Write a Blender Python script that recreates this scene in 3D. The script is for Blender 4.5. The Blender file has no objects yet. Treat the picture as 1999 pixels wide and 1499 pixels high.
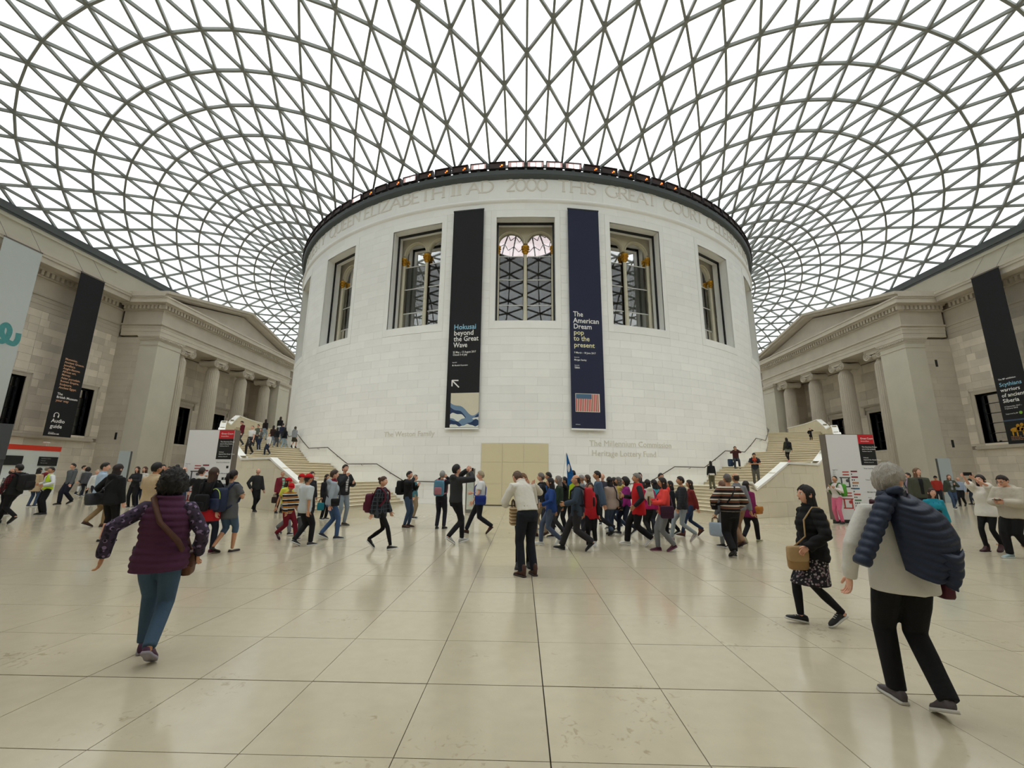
import bpy, math, random
import numpy as np
from mathutils import Matrix, Vector
random.seed(7); rng = np.random.default_rng(7)
SC = bpy.context.scene
COL = SC.collection
PI = math.pi
def R(d): return math.radians(d)
# ------------------------------------------------------------------ camera
IW, IH, FPX = 1999, 1499, 840.19
PITCH, ROLL, YAW = R(12.0257), R(0.5761), R(1.35607)
CAM = np.array([-0.1727, -46.709, 1.58])
_fw = np.array([-math.sin(YAW)*math.cos(PITCH), math.cos(YAW)*math.cos(PITCH), math.sin(PITCH)])
_r0 = np.array([math.cos(YAW), math.sin(YAW), 0.0]); _u0 = np.cross(_r0, _fw)
_rt = _r0*math.cos(ROLL)+_u0*math.sin(ROLL); _up = -_r0*math.sin(ROLL)+_u0*math.cos(ROLL)
cd = bpy.data.cameras.new('camera'); cam = bpy.data.objects.new('camera', cd); COL.objects.link(cam)
cd.sensor_fit = 'HORIZONTAL'; cd.sensor_width = 36.0; cd.lens = FPX/IW*36.0; cd.clip_end = 500
cam.matrix_world = Matrix(((_rt[0], _up[0], -_fw[0], CAM[0]), (_rt[1], _up[1], -_fw[1], CAM[1]), (_rt[2], _up[2], -_fw[2], CAM[2]), (0, 0, 0, 1)))
SC.camera = cam
# ------------------------------------------------------------------ sky (overcast, brighter overhead), exposure
wd = bpy.data.worlds.new('overcast_sky'); SC.world = wd; wd.use_nodes = True
nt = wd.node_tree; bg = nt.nodes['Background']
tc = nt.nodes.new('ShaderNodeTexCoord'); sp = nt.nodes.new('ShaderNodeSeparateXYZ'); nt.links.new(tc.outputs['Generated'], sp.inputs[0])
cr = nt.nodes.new('ShaderNodeValToRGB'); nt.links.new(sp.outputs['Z'], cr.inputs[0]); nt.links.new(cr.outputs[0], bg.inputs[0])
cr.color_ramp.elements[0].position = 0.0; cr.color_ramp.elements[0].color = (0.84, 0.89, 0.91, 1)
cr.color_ramp.elements[1].position = 0.8; cr.color_ramp.elements[1].color = (1.0, 1.0, 1.0, 1)
bg.inputs[1].default_value = 1.35
SC.view_settings.view_transform = 'Standard'
try: SC.view_settings.look = 'None'
except Exception: pass
SC.view_settings.exposure = 0.9; SC.view_settings.gamma = 1.0; SC.view_settings.use_curve_mapping = False
SC.cycles.max_bounces = 10; SC.cycles.transparent_max_bounces = 24; SC.cycles.diffuse_bounces = 5; SC.cycles.glossy_bounces = 4
SC.cycles.sample_clamp_indirect = 6.0

# ------------------------------------------------------------------ helpers
def proj(P):
    d = np.atleast_2d(np.asarray(P, float))-CAM; z = np.maximum(d@_fw, 0.05)
    return np.stack([IW/2+FPX*(d@_rt)/z, IH/2-FPX*(d@_up)/z, d@_fw], -1)
def ray(x, y):
    d = _fw*FPX+_rt*(x-IW/2)-_up*(y-IH/2); return d/np.linalg.norm(d)
def on_plane(x, y, ax, v):
    d = ray(x, y); return CAM+d*(v-CAM[ax])/d[ax]
def lin(c):
    if isinstance(c, str):
        c = c.lstrip('#'); c = [int(c[i:i+2], 16)/255 for i in (0, 2, 4)]
    return tuple((v/12.92 if v <= .04045 else ((v+.055)/1.055)**2.4) for v in c)
MATS = {}
def mat(name, col, rough=.6, var=0.0, vscale=3.0, metal=0.0, spec=.4, rand=0.0, bump=0.0, bscale=20.0, stretch=None, emit=None, island=False):
    if name in MATS: return MATS[name]
    m = bpy.data.materials.new(name); m.use_nodes = True; MATS[name] = m
    n = m.node_tree; b = n.nodes['Principled BSDF']; c = lin(col)
    b.inputs['Roughness'].default_value = rough; b.inputs['Metallic'].default_value = metal; b.inputs['Specular IOR Level'].default_value = spec
    b.inputs['Base Color'].default_value = (*c, 1)
    t = n.nodes.new('ShaderNodeTexCoord'); src = t.outputs['Object']
    if stretch:
        mp = n.nodes.new('ShaderNodeMapping'); mp.inputs['Scale'].default_value = stretch; n.links.new(src, mp.inputs[0]); src = mp.outputs[0]
    if var or rand:
        last = None
        hsv = n.nodes.new('ShaderNodeHueSaturation'); hsv.inputs['Color'].default_value = (*c, 1)
        ma = n.nodes.new('ShaderNodeMath'); ma.operation = 'ADD'; ma.inputs[0].default_value = 1.0-var*.5-rand*.5; ma.inputs[1].default_value = 0
        if var:
            no = n.nodes.new('ShaderNodeTexNoise'); no.inputs['Scale'].default_value = vscale; no.inputs['Detail'].default_value = 5
            n.links.new(src, no.inputs['Vector'])
            mu = n.nodes.new('ShaderNodeMath'); mu.operation = 'MULTIPLY_ADD'; mu.inputs[1].default_value = var
            mu.inputs[2].default_value = 1-var*.5-rand*.5; n.links.new(no.outputs[0], mu.inputs[0]); n.links.new(mu.outputs[0], ma.inputs[0])
        if rand:
            if island:      # tone per stone, whether it is an object of its own or an island of a joined mesh
                ge = n.nodes.new('ShaderNodeNewGeometry'); oi = n.nodes.new('ShaderNodeObjectInfo'); sm_ = n.nodes.new('ShaderNodeMath'); n.links.new(ge.outputs['Random Per Island'], sm_.inputs[0]); n.links.new(oi.outputs['Random'], sm_.inputs[1])
                fr_ = n.nodes.new('ShaderNodeMath'); fr_.operation = 'FRACT'; n.links.new(sm_.outputs[0], fr_.inputs[0]); so = fr_.outputs[0]
            else: oi = n.nodes.new('ShaderNodeObjectInfo'); so = oi.outputs['Random']
            m2 = n.nodes.new('ShaderNodeMath'); m2.operation = 'MULTIPLY'; m2.inputs[1].default_value = rand; n.links.new(so, m2.inputs[0]); n.links.new(m2.outputs[0], ma.inputs[1])
        n.links.new(ma.outputs[0], hsv.inputs['Value']); n.links.new(hsv.outputs[0], b.inputs['Base Color'])
    if bump:
        nb = n.nodes.new('ShaderNodeTexNoise'); nb.inputs['Scale'].default_value = bscale; nb.inputs['Detail'].default_value = 4; n.links.new(src, nb.inputs['Vector'])
        bp = n.nodes.new('ShaderNodeBump'); bp.inputs['Strength'].default_value = bump; bp.inputs['Distance'].default_value = .02
        n.links.new(nb.outputs[0], bp.inputs['Height']); n.links.new(bp.outputs[0], b.inputs['Normal'])
    if emit:
        b.inputs['Emission Color'].default_value = (*lin(emit[0]), 1); b.inputs['Emission Strength'].default_value = emit[1]
    return m
def glass_mat(name, tint, refl, rough=.02, frit=0.0):
    m = bpy.data.materials.new(name); m.use_nodes = True; n = m.node_tree
    for x in list(n.nodes):
        if x.type != 'OUTPUT_MATERIAL': n.nodes.remove(x)
    o = [x for x in n.nodes][0]
    tr = n.nodes.new('ShaderNodeBsdfTransparent'); tr.inputs[0].default_value = (*tint, 1)
    gl = n.nodes.new('ShaderNodeBsdfGlossy'); gl.inputs['Roughness'].default_value = rough
    lw = n.nodes.new('ShaderNodeFresnel'); lw.inputs[0].default_value = 1.45
    mu = n.nodes.new('ShaderNodeMath'); mu.operation = 'MULTIPLY'; mu.inputs[1].default_value = refl; mu.use_clamp = True
    mx = n.nodes.new('ShaderNodeMixShader')
    n.links.new(lw.outputs[0], mu.inputs[0]); n.links.new(mu.outputs[0], mx.inputs[0]); base = tr.outputs[0]
    if frit:      # white ceramic dots scatter part of the daylight
        tl = n.nodes.new('ShaderNodeBsdfTranslucent'); tl.inputs[0].default_value = (.95, .97, .97, 1); m2 = n.nodes.new('ShaderNodeMixShader'); m2.inputs[0].default_value = frit
        n.links.new(base, m2.inputs[1]); n.links.new(tl.outputs[0], m2.inputs[2]); base = m2.outputs[0]
    n.links.new(base, mx.inputs[1]); n.links.new(gl.outputs[0], mx.inputs[2]); n.links.new(mx.outputs[0], o.inputs[0])
    return m

class MB:
    """collects shapes; build() links them as ONE mesh object"""
    def __init__(s): s.V = []; s.F = []; s.M = []; s.n = 0; s.mi = 0
    def add(s, V, F, mi=None):
        V = np.asarray(V, float).reshape(-1, 3); s.V.append(V)
        k = s.n
        for f in F: s.F.append(tuple(i+k for i in f)); s.M.append(s.mi if mi is None else mi)
        s.n += len(V); return s
    BOXF = [(0, 3, 2, 1), (4, 5, 6, 7), (0, 1, 5, 4), (1, 2, 6, 5), (2, 3, 7, 6), (3, 0, 4, 7)]
    def box(s, lo, hi, mi=None, M=None):
        x0, y0, z0 = lo; x1, y1, z1 = hi
        V = np.array([(x0, y0, z0), (x1, y0, z0), (x1, y1, z0), (x0, y1, z0), (x0, y0, z1), (x1, y0, z1), (x1, y1, z1), (x0, y1, z1)], float)
        if M is not None: V = V@np.array(M)[:3, :3].T+np.array(M)[:3, 3]
        return s.add(V, s.BOXF, mi)
    def hexa(s, V8, mi=None): return s.add(V8, s.BOXF, mi)
    def bar(s, a, b, w, h, up=(0, 0, 1), mi=None):
        a = np.array(a, float); b = np.array(b, float); d = b-a; L = np.linalg.norm(d)
        if L < 1e-6: return s
        d /= L; sd = np.cross(d, np.array(up, float)); sl = np.linalg.norm(sd)
        if sl < 1e-4: sd = np.cross(d, (1, 0.1, 0)); sl = np.linalg.norm(sd)
        sd /= sl; u = np.cross(sd, d)
        V = [p+sd*x*w/2+u*y*h/2 for p in (a, b) for x, y in ((-1, -1), (1, -1), (1, 1), (-1, 1))]
        return s.add(V, [(0, 3, 2, 1), (4, 5, 6, 7), (0, 1, 5, 4), (1, 2, 6, 5), (2, 3, 7, 6), (3, 0, 4, 7)], mi)
    def loft(s, rings, closed=True, cap=True, mi=None):
        n = len(rings[0]); V = np.concatenate([np.asarray(r, float) for r in rings]); F = []
        for k in range(len(rings)-1):
            for i in range(n if closed else n-1):
                j = (i+1) % n; F.append((k*n+i, k*n+j, (k+1)*n+j, (k+1)*n+i))
        if cap: F.append(tuple(range(n-1, -1, -1))); F.append(tuple((len(rings)-1)*n+i for i in range(n)))
        return s.add(V, F, mi)
    def tube(s, pts, rad, n=8, mi=None, cap=True, flat=None):
        pts = np.asarray(pts, float); rad = np.broadcast_to(np.asarray(rad, float), (len(pts),)) if np.ndim(rad) < 2 else np.asarray(rad)
        T = np.gradient(pts, axis=0); T /= np.linalg.norm(T, axis=1)[:, None]+1e-12
        ref = np.array((0, 0, 1.)) if abs(T[0][2]) < .9 else np.array((0, 1., 0)); rings = []
        a = np.linspace(0, 2*PI, n, endpoint=False); u = np.cross(T[0], ref); u /= np.linalg.norm(u)
        for p, t, r in zip(pts, T, rad):
            u = u-t*(u@t); u /= np.linalg.norm(u)+1e-12; v = np.cross(t, u)
            ru, rv = (r, r) if np.ndim(r) == 0 else r
            rings.append([p+u*math.cos(q)*ru+v*math.sin(q)*rv for q in a])
        return s.loft(rings, mi=mi, cap=cap)
    def lathe(s, prof, c=(0, 0, 0), n=16, mi=None, cap=True):
        a = np.linspace(0, 2*PI, n, endpoint=False)
        return s.loft([[(c[0]+r*math.cos(q), c[1]+r*math.sin(q), c[2]+z) for q in a] for r, z in prof], mi=mi, cap=cap)
    def ball(s, c, r, n=10, m=7, mi=None, M=None):
        r = (r, r, r) if np.ndim(r) == 0 else r
        rings = []
        for k in range(1, m):
            t = PI*k/m
            rings.append([(math.sin(t)*math.cos(q), math.sin(t)*math.sin(q), -math.cos(t)) for q in np.linspace(0, 2*PI, n, endpoint=False)])
        V = np.concatenate([np.array(q) for q in rings]+[np.array([[0, 0, -1.], [0, 0, 1.]])])*np.array(r)
        if M is not None: V = V@np.array(M)[:3, :3].T
        V = V+np.array(c); F = []
        for k in range(m-2):
            for i in range(n): j = (i+1) % n; F.append((k*n+i, k*n+j, (k+1)*n+j, (k+1)*n+i))
        b = (m-1)*n
        for i in range(n): j = (i+1) % n; F.append((b, j, i)); F.append((b+1, (m-2)*n+i, (m-2)*n+j))
        return s.add(V, F, mi)
    def extrude(s, poly, axis, a, b, mi=None, M=None):
        """poly in the two other axes, extruded along axis from a to b"""
        o = [i for i in range(3) if i != axis]; rings = []
        for v in (a, b):
            r = np.zeros((len(poly), 3)); r[:, o[0]] = [p[0] for p in poly]; r[:, o[1]] = [p[1] for p in poly]; r[:, axis] = v
            if M is not None: r = r@np.array(M)[:3, :3].T+np.array(M)[:3, 3]
            rings.append(r)
        return s.loft(rings, mi=mi)
    def data(s, name):
        me = bpy.data.meshes.new(name); V = np.concatenate(s.V) if s.V else np.zeros((0, 3))
        me.from_pydata(V.tolist(), [], s.F); return me
    def build(s, name, mats, parent=None, smooth=False, kind=None, label=None):
        me = s.data(name); mats = mats if isinstance(mats, (list, tuple)) else [mats]
        for m in mats: me.materials.append(m)
        if len(mats) > 1: me.polygons.foreach_set('material_index', np.array(s.M, 'i'))
        fixn(me)
        if smooth: me.polygons.foreach_set('use_smooth', np.ones(len(me.polygons), bool))
        o = bpy.data.objects.new(name, me); COL.objects.link(o)
        if parent is not None: o.parent = parent
        if kind: o['kind'] = kind
        if label: o['label'] = label
        return o
import bmesh
def fixn(me):
    bm = bmesh.new(); bm.from_mesh(me); bmesh.ops.recalc_face_normals(bm, faces=bm.faces); bm.to_mesh(me); bm.free()
def tag(o, label, cat, group=None):
    o['label'] = label; o['category'] = cat
    if group: o['group'] = group
    return o
def thing(name, label, cat, loc=(0, 0, 0), rz=0.0, group=None):
    o = bpy.data.objects.new(name, None); COL.objects.link(o); o.location = loc; o.rotation_euler = (0, 0, rz); o.empty_display_size = .2
    return tag(o, label, cat, group)
def struct(name, parent=None):
    o = bpy.data.objects.new(name, None); COL.objects.link(o); o.parent = parent
    if parent is None: o['kind'] = 'structure'
    return o
def pieces(parent, name, P, mats, limit=300, smooth=False, floor_px=0.0):
    """P: list of (V, F, mat index). The ones that show largest become objects, the rest one 'stuff' mesh."""
    sc = []
    for V, F, mi in P:
        q = proj(V); c = q[:, :2]
        if (q[:, 2] < .3).all(): sc.append(0); continue
        lo = np.clip(c.min(0), (0, 0), (IW, IH)); hi = np.clip(c.max(0), (0, 0), (IW, IH)); sc.append(float(np.prod(hi-lo)))
    order = np.argsort(-np.array(sc)); rest = MB()
    for k, i in enumerate(order):
        V, F, mi = P[i]
        if k < limit and sc[i] > floor_px: MB().add(V, F).build(name, mats[mi], parent, smooth)
        else: rest.add(V, F, mi)
    if rest.n: rest.build(name+'_remainder', mats, parent, smooth, kind='stuff')
def text_geo(s, size=1.0, bold=0.0, align='LEFT', spacing=1.0, depth=0.0):
    cu = bpy.data.curves.new('t', 'FONT'); cu.body = s; cu.size = size; cu.offset = bold; cu.align_x = align; cu.space_character = spacing
    cu.resolution_u = 2; cu.extrude = depth
    ob = bpy.data.objects.new('t', cu); me = ob.to_mesh()
    V = np.array([v.co[:] for v in me.vertices]).reshape(-1, 3); F = [tuple(p.vertices) for p in me.polygons]
    ob.to_mesh_clear(); bpy.data.objects.remove(ob); bpy.data.curves.remove(cu)
    return V, F
# ================================================================== materials of the building
RD = 22.748
M_drum = mat('pale_limestone', '#f0f0ec', .55, var=.08, vscale=1.2, rand=.06, island=True)
M_drumcore = mat('limestone_joint', '#dad7cd', .8)
M_cream = mat('cream_stone', '#e3dac2', .5, var=.12, vscale=2.0, rand=.05, island=True)
M_step = mat('step_stone', '#e0d5bb', .45, var=.14, vscale=3.0, rand=.05, island=True)
M_coping = mat('white_coping_stone', '#f0eee6', .45, var=.05)
M_wall = mat('weathered_stone', '#e0d6c6', .8, var=.36, vscale=.9, rand=.34, island=True, bump=.25, bscale=9)
M_wall2 = mat('weathered_stone_plain', '#c6bdae', .8, var=.36, vscale=.8, rand=.10, island=True, bump=.25, bscale=9)
M_walljoint = mat('stone_joint', '#988e80', .9)
M_clean = mat('cleaned_stone', '#c9c4b4', .75, var=.2, vscale=.7)
M_dark = mat('blackened_steel', '#1b1c1e', .45)
M_gutter = mat('grey_gutter_metal', '#5f6466', .5, var=.06)
M_steel = mat('grey_painted_steel', '#8d918c', .45, rand=.05, island=True)
M_rim = mat('dark_grey_rim_metal', '#4c5253', .5)
M_winglass = glass_mat('dark_window_glass', (.93, .95, .95), 3.2, .015)
M_roofglass = glass_mat('fritted_roof_glass', (.968, .985, .98), .5, .05, .14)
M_winframe = mat('cream_painted_plaster', '#d8d2bb', .55, var=.06)
M_gold = mat('gilded_plaster', '#c9962f', .35, metal=.6, var=.3, vscale=12)
M_white = mat('white_paint', '#e6e6e2', .4)
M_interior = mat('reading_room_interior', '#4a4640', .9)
M_blind = mat('grey_blind', '#77786f', .9, var=.1)

# ================================================================== glass roof
ZOFF = 0.34
def roof_z(x, y):
    a, b, c, d = 22.245, 36.625, 46.025, 51.125; hc, he, lam, mu = 20.955, 19.71, .5, 14.0
    x = np.clip(x, -b+1e-4, b-1e-4); y = np.clip(y, -d+1e-4, c-1e-4)
    r = np.hypot(x, y); th = np.arctan2(y, x); ct = np.cos(2*th); st = np.sin(th)
    psi = (1-x/b)*(1+x/b)*(1-y/c)*(1+y/d)
    eta = psi/((1-a*x/(r*b))*(1+a*x/(r*b))*(1-a*y/(r*c))*(1+a*y/(r*d)))
    al = (r/a-1)*psi; q = lambda X, Y: np.hypot(X, Y)/(X*Y)
    be = (1-a/r)/(q(b-x, c-y)+q(b-x, d+y)+q(b+x, c-y)+q(b+x, d+y))
    A = .5*(1+ct); P = .5*(.5*(1-ct)+st); Q = .5*(.5*(1-ct)-st); e = np.exp
    z2 = al*((1-lam)*(A*(35+10*psi)+P*24+Q*(7.5+12*psi)-1.6)-A*10+P*P*10*(1-3*al)+Q*Q*2.5*(r/a-1)**2)
    z3 = be*(lam*(A*3.5+.5*(1-ct)*3.0+.3*st)+1.05*(e(-mu*(1-x/b))+e(-mu*(1+x/b)))*(e(-mu*(1-y/c))+e(-mu*(1+y/d))))
    return (hc-he)*eta+he+z2+z3+ZOFF
def roof_grid():
    J0S, kS, kN = 24, 12, 14; J0E = J0S+2*kS-30
    a, b, c, d = 22.245, 36.625, 46.025, 51.125; J = []; B = []
    for i in range(120):
        q, s = (i, 1) if i <= 60 else (120-i, -1)
        if q <= kS: J.append(J0S+q); e = (s*b*q/kS, -d)
        elif q <= 30: J.append(J0E+30-q); e = (s*b, -d*(30-q)/(30-kS))
        elif q <= 60-kN: J.append(J0E+q-30); e = (s*b, c*(q-30)/(30-kN))
        else: J.append(J0E+30-kN-(q-(60-kN))); e = (s*b*(60-q)/kN, c)
        B.append(e)
    idx = {}; pts = []; fixed = []; u = []
    for i in range(120):
        th = R(3*i); e = np.array(B[i]); st = np.array([a*math.sin(th), -a*math.cos(th)])
        for j in range(i % 2, J[i]+1, 2):
            idx[(i, j)] = len(pts); pts.append(st+(e-st)*(j/J[i])); fixed.append(j == 0 or j == J[i]); u.append((j, J[i]-j))
    pts = np.array(pts); fr = ~np.array(fixed); u = np.array(u, float); E = []; w0 = []
    for (i, j), n in idx.items():
        m = idx.get((i, j+2))
        if m is not None: E.append((n, m)); w0.append(1.074)
        for di in (-1, 1):
            m = idx.get(((i+di) % 120, j+1))
            if m is not None: E.append((n, m)); w0.append(1.)
    E = np.array(E); uu = (u[E[:, 0]]+u[E[:, 1]])/2; fr_ = uu[:, 0]/(uu[:, 0]+uu[:, 1]); mid = (pts[E[:, 0]]+pts[E[:, 1]])/2
    th_ = np.arctan2(mid[:, 1], mid[:, 0])
    w = np.array(w0)*(1+(1.196+3.009*np.sin(th_)**2)*fr_**3.175-.117*np.exp(-uu[:, 1]/1.476)+1.497*np.exp(-uu[:, 0]/.638))
    n = len(pts); ws = np.bincount(E[:, 0], w, n)+np.bincount(E[:, 1], w, n); vel = np.zeros_like(pts)
    for it in range(350):
        acc = np.stack([np.bincount(E[:, 0], w*pts[E[:, 1], k], n)+np.bincount(E[:, 1], w*pts[E[:, 0], k], n) for k in (0, 1)], 1)
        vel = .9*vel+(acc/ws[:, None]-pts)*.315; pts[fr] += vel[fr]
    new = pts.copy()
    for i in range(1, 120, 2): new[idx[(i, 1)]] = .78*pts[idx[(i, 1)]]+.11*(pts[idx[(i-1, 0)]]+pts[idx[((i+1) % 120, 0)]])
    return J, idx, new, E
rJ, rI, rP, rE = roof_grid()
rXYZ = np.column_stack([rP, roof_z(rP[:, 0], rP[:, 1])])
ceiling = struct('ceiling')
beams = []
for a, b in rE.tolist()+[(rI[(i, 0)], rI[((i+2) % 120, 0)]) for i in range(0, 120, 2)]:
    m = MB().bar(rXYZ[a], rXYZ[b], .125, .18); beams.append((m.V[0], m.F, 0))
pieces(ceiling, 'roof_beam', beams, [M_steel])
nd = MB()
for p in rXYZ: nd.lathe([(.13, -.11), (.13, .1)], p, 6)
nd.build('roof_node', M_steel, ceiling, kind='stuff')
panes = []
def tri(a, b, c):
    T = rXYZ[[a, b, c]]; g = T.mean(0); T = T+(g-T)*.015; V = np.concatenate([T+(0, 0, .10), T+(0, 0, .13)])
    panes.append((V, [(0, 1, 2), (5, 4, 3), (0, 3, 4, 1), (1, 4, 5, 2), (2, 5, 3, 0)], 0))
for (i, j), n in rI.items():
    m = rI.get((i, j+2))
    for di in (-1, 1):
        k = rI.get(((i+di) % 120, j+1))
        if m is not None and k is not None: tri(n, m, k)
    if j == 0: tri(n, rI[((i+2) % 120, 0)], rI[((i+1) % 120, 1)])
pieces(ceiling, 'pane', panes, [M_roofglass])

# ================================================================== floor of square slabs
M_floor = mat('polished_cream_limestone_slab', '#bab098', .15, var=.14, vscale=7, rand=.06, spec=.65)
nf = M_floor.node_tree  # speckles and vein flecks of the stone
_b = nf.nodes['Principled BSDF']; _lk = _b.inputs['Base Color'].links[0].from_socket
_n1 = nf.nodes.new('ShaderNodeTexNoise'); _n1.inputs['Scale'].default_value = 14; _n1.inputs['Detail'].default_value = 8; _n1.inputs['Distortion'].default_value = 1.2
_n2 = nf.nodes.new('ShaderNodeTexNoise'); _n2.inputs['Scale'].default_value = .9; _n2.inputs['Detail'].default_value = 2
_tc = nf.nodes.new('ShaderNodeTexCoord'); nf.links.new(_tc.outputs['Object'], _n1.inputs['Vector']); nf.links.new(_tc.outputs['Object'], _n2.inputs['Vector'])
_ad = nf.nodes.new('ShaderNodeMath'); _ad.operation = 'MULTIPLY'; nf.links.new(_n1.outputs[0], _ad.inputs[0]); nf.links.new(_n2.outputs[0], _ad.inputs[1])
_cr = nf.nodes.new('ShaderNodeValToRGB'); _cr.color_ramp.elements[0].position = .37; _cr.color_ramp.elements[0].color = (1, 1, 1, 1)
_cr.color_ramp.elements[1].position = .45; _cr.color_ramp.elements[1].color = (.74, .71, .66, 1)
nf.links.new(_ad.outputs[0], _cr.inputs[0])
_mx = nf.nodes.new('ShaderNodeMixRGB'); _mx.blend_type = 'MULTIPLY'; _mx.inputs[0].default_value = 1.0
nf.links.new(_lk, _mx.inputs[1]); nf.links.new(_cr.outputs[0], _mx.inputs[2]); nf.links.new(_mx.outputs[0], _b.inputs['Base Color'])
M_fljoint = mat('dark_floor_joint', '#4a443a', .8)
floor = struct('floor')
MB().box((-38, -52, -.5), (38, 47, -.02)).build('floor_bed', M_fljoint, floor)
sl = []; G = .895; y0 = -42.985
for iy in range(-10, 24):
    for ix in range(-40, 41):
        xa, xb = ix*G, (ix+1)*G; ya = y0+iy*G; g = .0045 if iy not in (-1, 0) else .0055
        if np.hypot((xa+xb)/2, ya) < RD-.6: continue
        ga = .0045 if ix in (-4, 0, 4) else .003; gb = .0045 if ix+1 in (-4, 0, 4) else .003
        gc = .006 if iy in (0,) else .003; gd = .006 if iy == -1 else .003
        dz = rng.uniform(-.0006, .0006)
        sl.append((np.array([(xa+ga, ya+gc, -.03), (xb-gb, ya+gc, -.03), (xb-gb, ya+G-gd, -.03), (xa+ga, ya+G-gd, -.03),
                             (xa+ga, ya+gc, dz), (xb-gb, ya+gc, dz), (xb-gb, ya+G-gd, dz), (xa+ga, ya+G-gd, dz)]), MB.BOXF, 0))
M_floor2 = M_floor.copy(); M_floor2.name = 'polished_limestone_far'
for nn in M_floor2.node_tree.nodes:
    if nn.type == 'OBJECT_INFO':
        ge = M_floor2.node_tree.nodes.new('ShaderNodeNewGeometry'); to = nn.outputs['Random'].links[0].to_socket
        M_floor2.node_tree.links.new(ge.outputs['Random Per Island'], to); break
sc = np.array([np.linalg.norm(v.mean(0)[:2]-CAM[:2]) if (proj(v)[:, 2] > .3).any() else 999 for v, f, m in sl]); od = np.argsort(sc)
rest = MB()
for k, i in enumerate(od):
    if k < 300 and sc[i] < 900: MB().add(*sl[i][:2]).build('slab', M_floor, floor)
    else: rest.add(*sl[i][:2])
for yy in np.arange(y0+24*G, 46, 3.58): rest.box((-36.6, yy+.004, -.03), (36.6, min(yy+3.58, 46.)-.004, 0))
rest.build('slab_remainder', M_floor2, floor, kind='stuff')
# tactile dashes set in the floor
M_dash = mat('grey_floor_dash', '#8d8370', .7)
for yy in (-30.6, -32.0):
    d = MB()
    for x in np.arange(5.6, 10.2, .16): d.box((x, yy-.03, 0), (x+.09, yy+.03, .003))
    d.build('floor_dash_line', M_dash, floor, kind='stuff')

# ================================================================== the drum
def pol(r, deg, z): return (r*math.sin(R(deg)), -r*math.cos(R(deg)), z)
drum = struct('wall_drum')
OW, OZ0, OZ1 = 4.55, 10.51, 17.29            # window opening half angle and heights
FW, FZ0, FZ1 = 5.40, 10.02, 17.80            # surround
WIN = [-54, -36, -18, 0, 18, 36, 54]
core = MB(); AN = [i*1.5 for i in range(-60, 180)]
edges = sorted(set([round(a, 3) for a in np.arange(-180, 180, 3.0)]+[round(w+s*OW, 3) for w in WIN for s in (-1, 1)]))
def in_open(a0, a1): return any(w-OW-1e-3 <= a0 and a1 <= w+OW+1e-3 for w in WIN)
RC = RD-.014
for k in range(len(edges)):
    a0 = edges[k]; a1 = edges[(k+1) % len(edges)]+(360 if k == len(edges)-1 else 0)
    for z0, z1 in ((0, OZ0), (OZ0, OZ1), (OZ1, 20.0)):
        if z0 == OZ0 and in_open(a0, a1): continue
        core.add([pol(RC, a0, z0), pol(RC, a1, z0), pol(RC, a1, z1), pol(RC, a0, z1)], [(0, 1, 2, 3)])
core.build('drum_core', M_drumcore, drum)
def block(a0, a1, z0, z1, r0=RC-.006, r1=RD, n=3, gap=.0035, holes=None):
    ga = math.degrees(gap/RD); a = np.linspace(a0+ga, a1-ga, n); V = []
    for r in (r0, r1):
        for z in (z0+gap, z1-gap): V += [pol(r, q, z) for q in a]
    F = []
    for i in range(n-1):
        F += [(2*n+i, 2*n+i+1, 3*n+i+1, 3*n+i), (i, n+i, n+i+1, i+1), (2*n+i, i, i+1, 2*n+i+1), (3*n+i, 3*n+i+1, n+i+1, n+i)]
    F += [(0, 2*n, 3*n, n), (n-1, 2*n-1, 4*n-1, 3*n-1)]
    return (np.array(V), F, 0)
P = []
rows = list(np.arange(FZ0-.4862*20, FZ1+.01, .4862)); rows = [0.0]+[z for z in rows if z > .1]
nb = 18.0/5
for ri in range(len(rows)-1):
    z0, z1 = rows[ri], rows[ri+1]; off = nb/2 if ri % 2 else 0
    for k in range(50):
        a0 = -90+k*nb+off-1.8; a1 = a0+nb; segs = [(a0, a1)]
        if z1 > FZ0+.05:
            for w in WIN:
                ns = []
                for s0, s1 in segs:
                    if s1 <= w-FW or s0 >= w+FW: ns.append((s0, s1))
                    else:
                        if s0 < w-FW-.05: ns.append((s0, w-FW))
                        if s1 > w+FW+.05: ns.append((w+FW, s1))
                segs = ns
        for s0, s1 in segs:
            if z0 < 3.33 and s0 < 3.28 and s1 > -6.08:      # the closed doorway
                if s0 < -6.2: P.append(block(s0, -6.08, z0, min(z1, 3.4)))
                if s1 > 3.4: P.append(block(3.28, s1, z0, min(z1, 3.4)))
                if z1 > 3.4: P.append(block(s0, s1, 3.34, z1))
                continue
            P.append(block(s0, s1, z0, z1))
for k in range(36): P.append(block(-90+k*5, -85+k*5, FZ1, 18.28, n=4)); P.append(block(-90+k*5+2.5, -85+k*5+2.5, 18.56, 19.95, n=4, gap=.004))
pieces(drum, 'panel', P, [M_drum])
bk = MB()
bk.loft([[pol(r, a, z) for a in np.arange(90, 270, 3)] for r, z in ((RD, 0), (RD, 19.95))], closed=False, cap=False)
bk.build('drum_back', M_drum, drum)
md = MB(); pr = [(RC, 18.26), (RD+.015, 18.28), (RD+.05, 18.31), (RD+.11, 18.36), (RD+.14, 18.44), (RD+.11, 18.51), (RD+.03, 18.55), (RC, 18.56)]
md.loft([[pol(r, a, z) for a in np.arange(-180, 180, 2)] for r, z in pr], cap=False); md.build('moulding', M_drum, drum, True)
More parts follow.
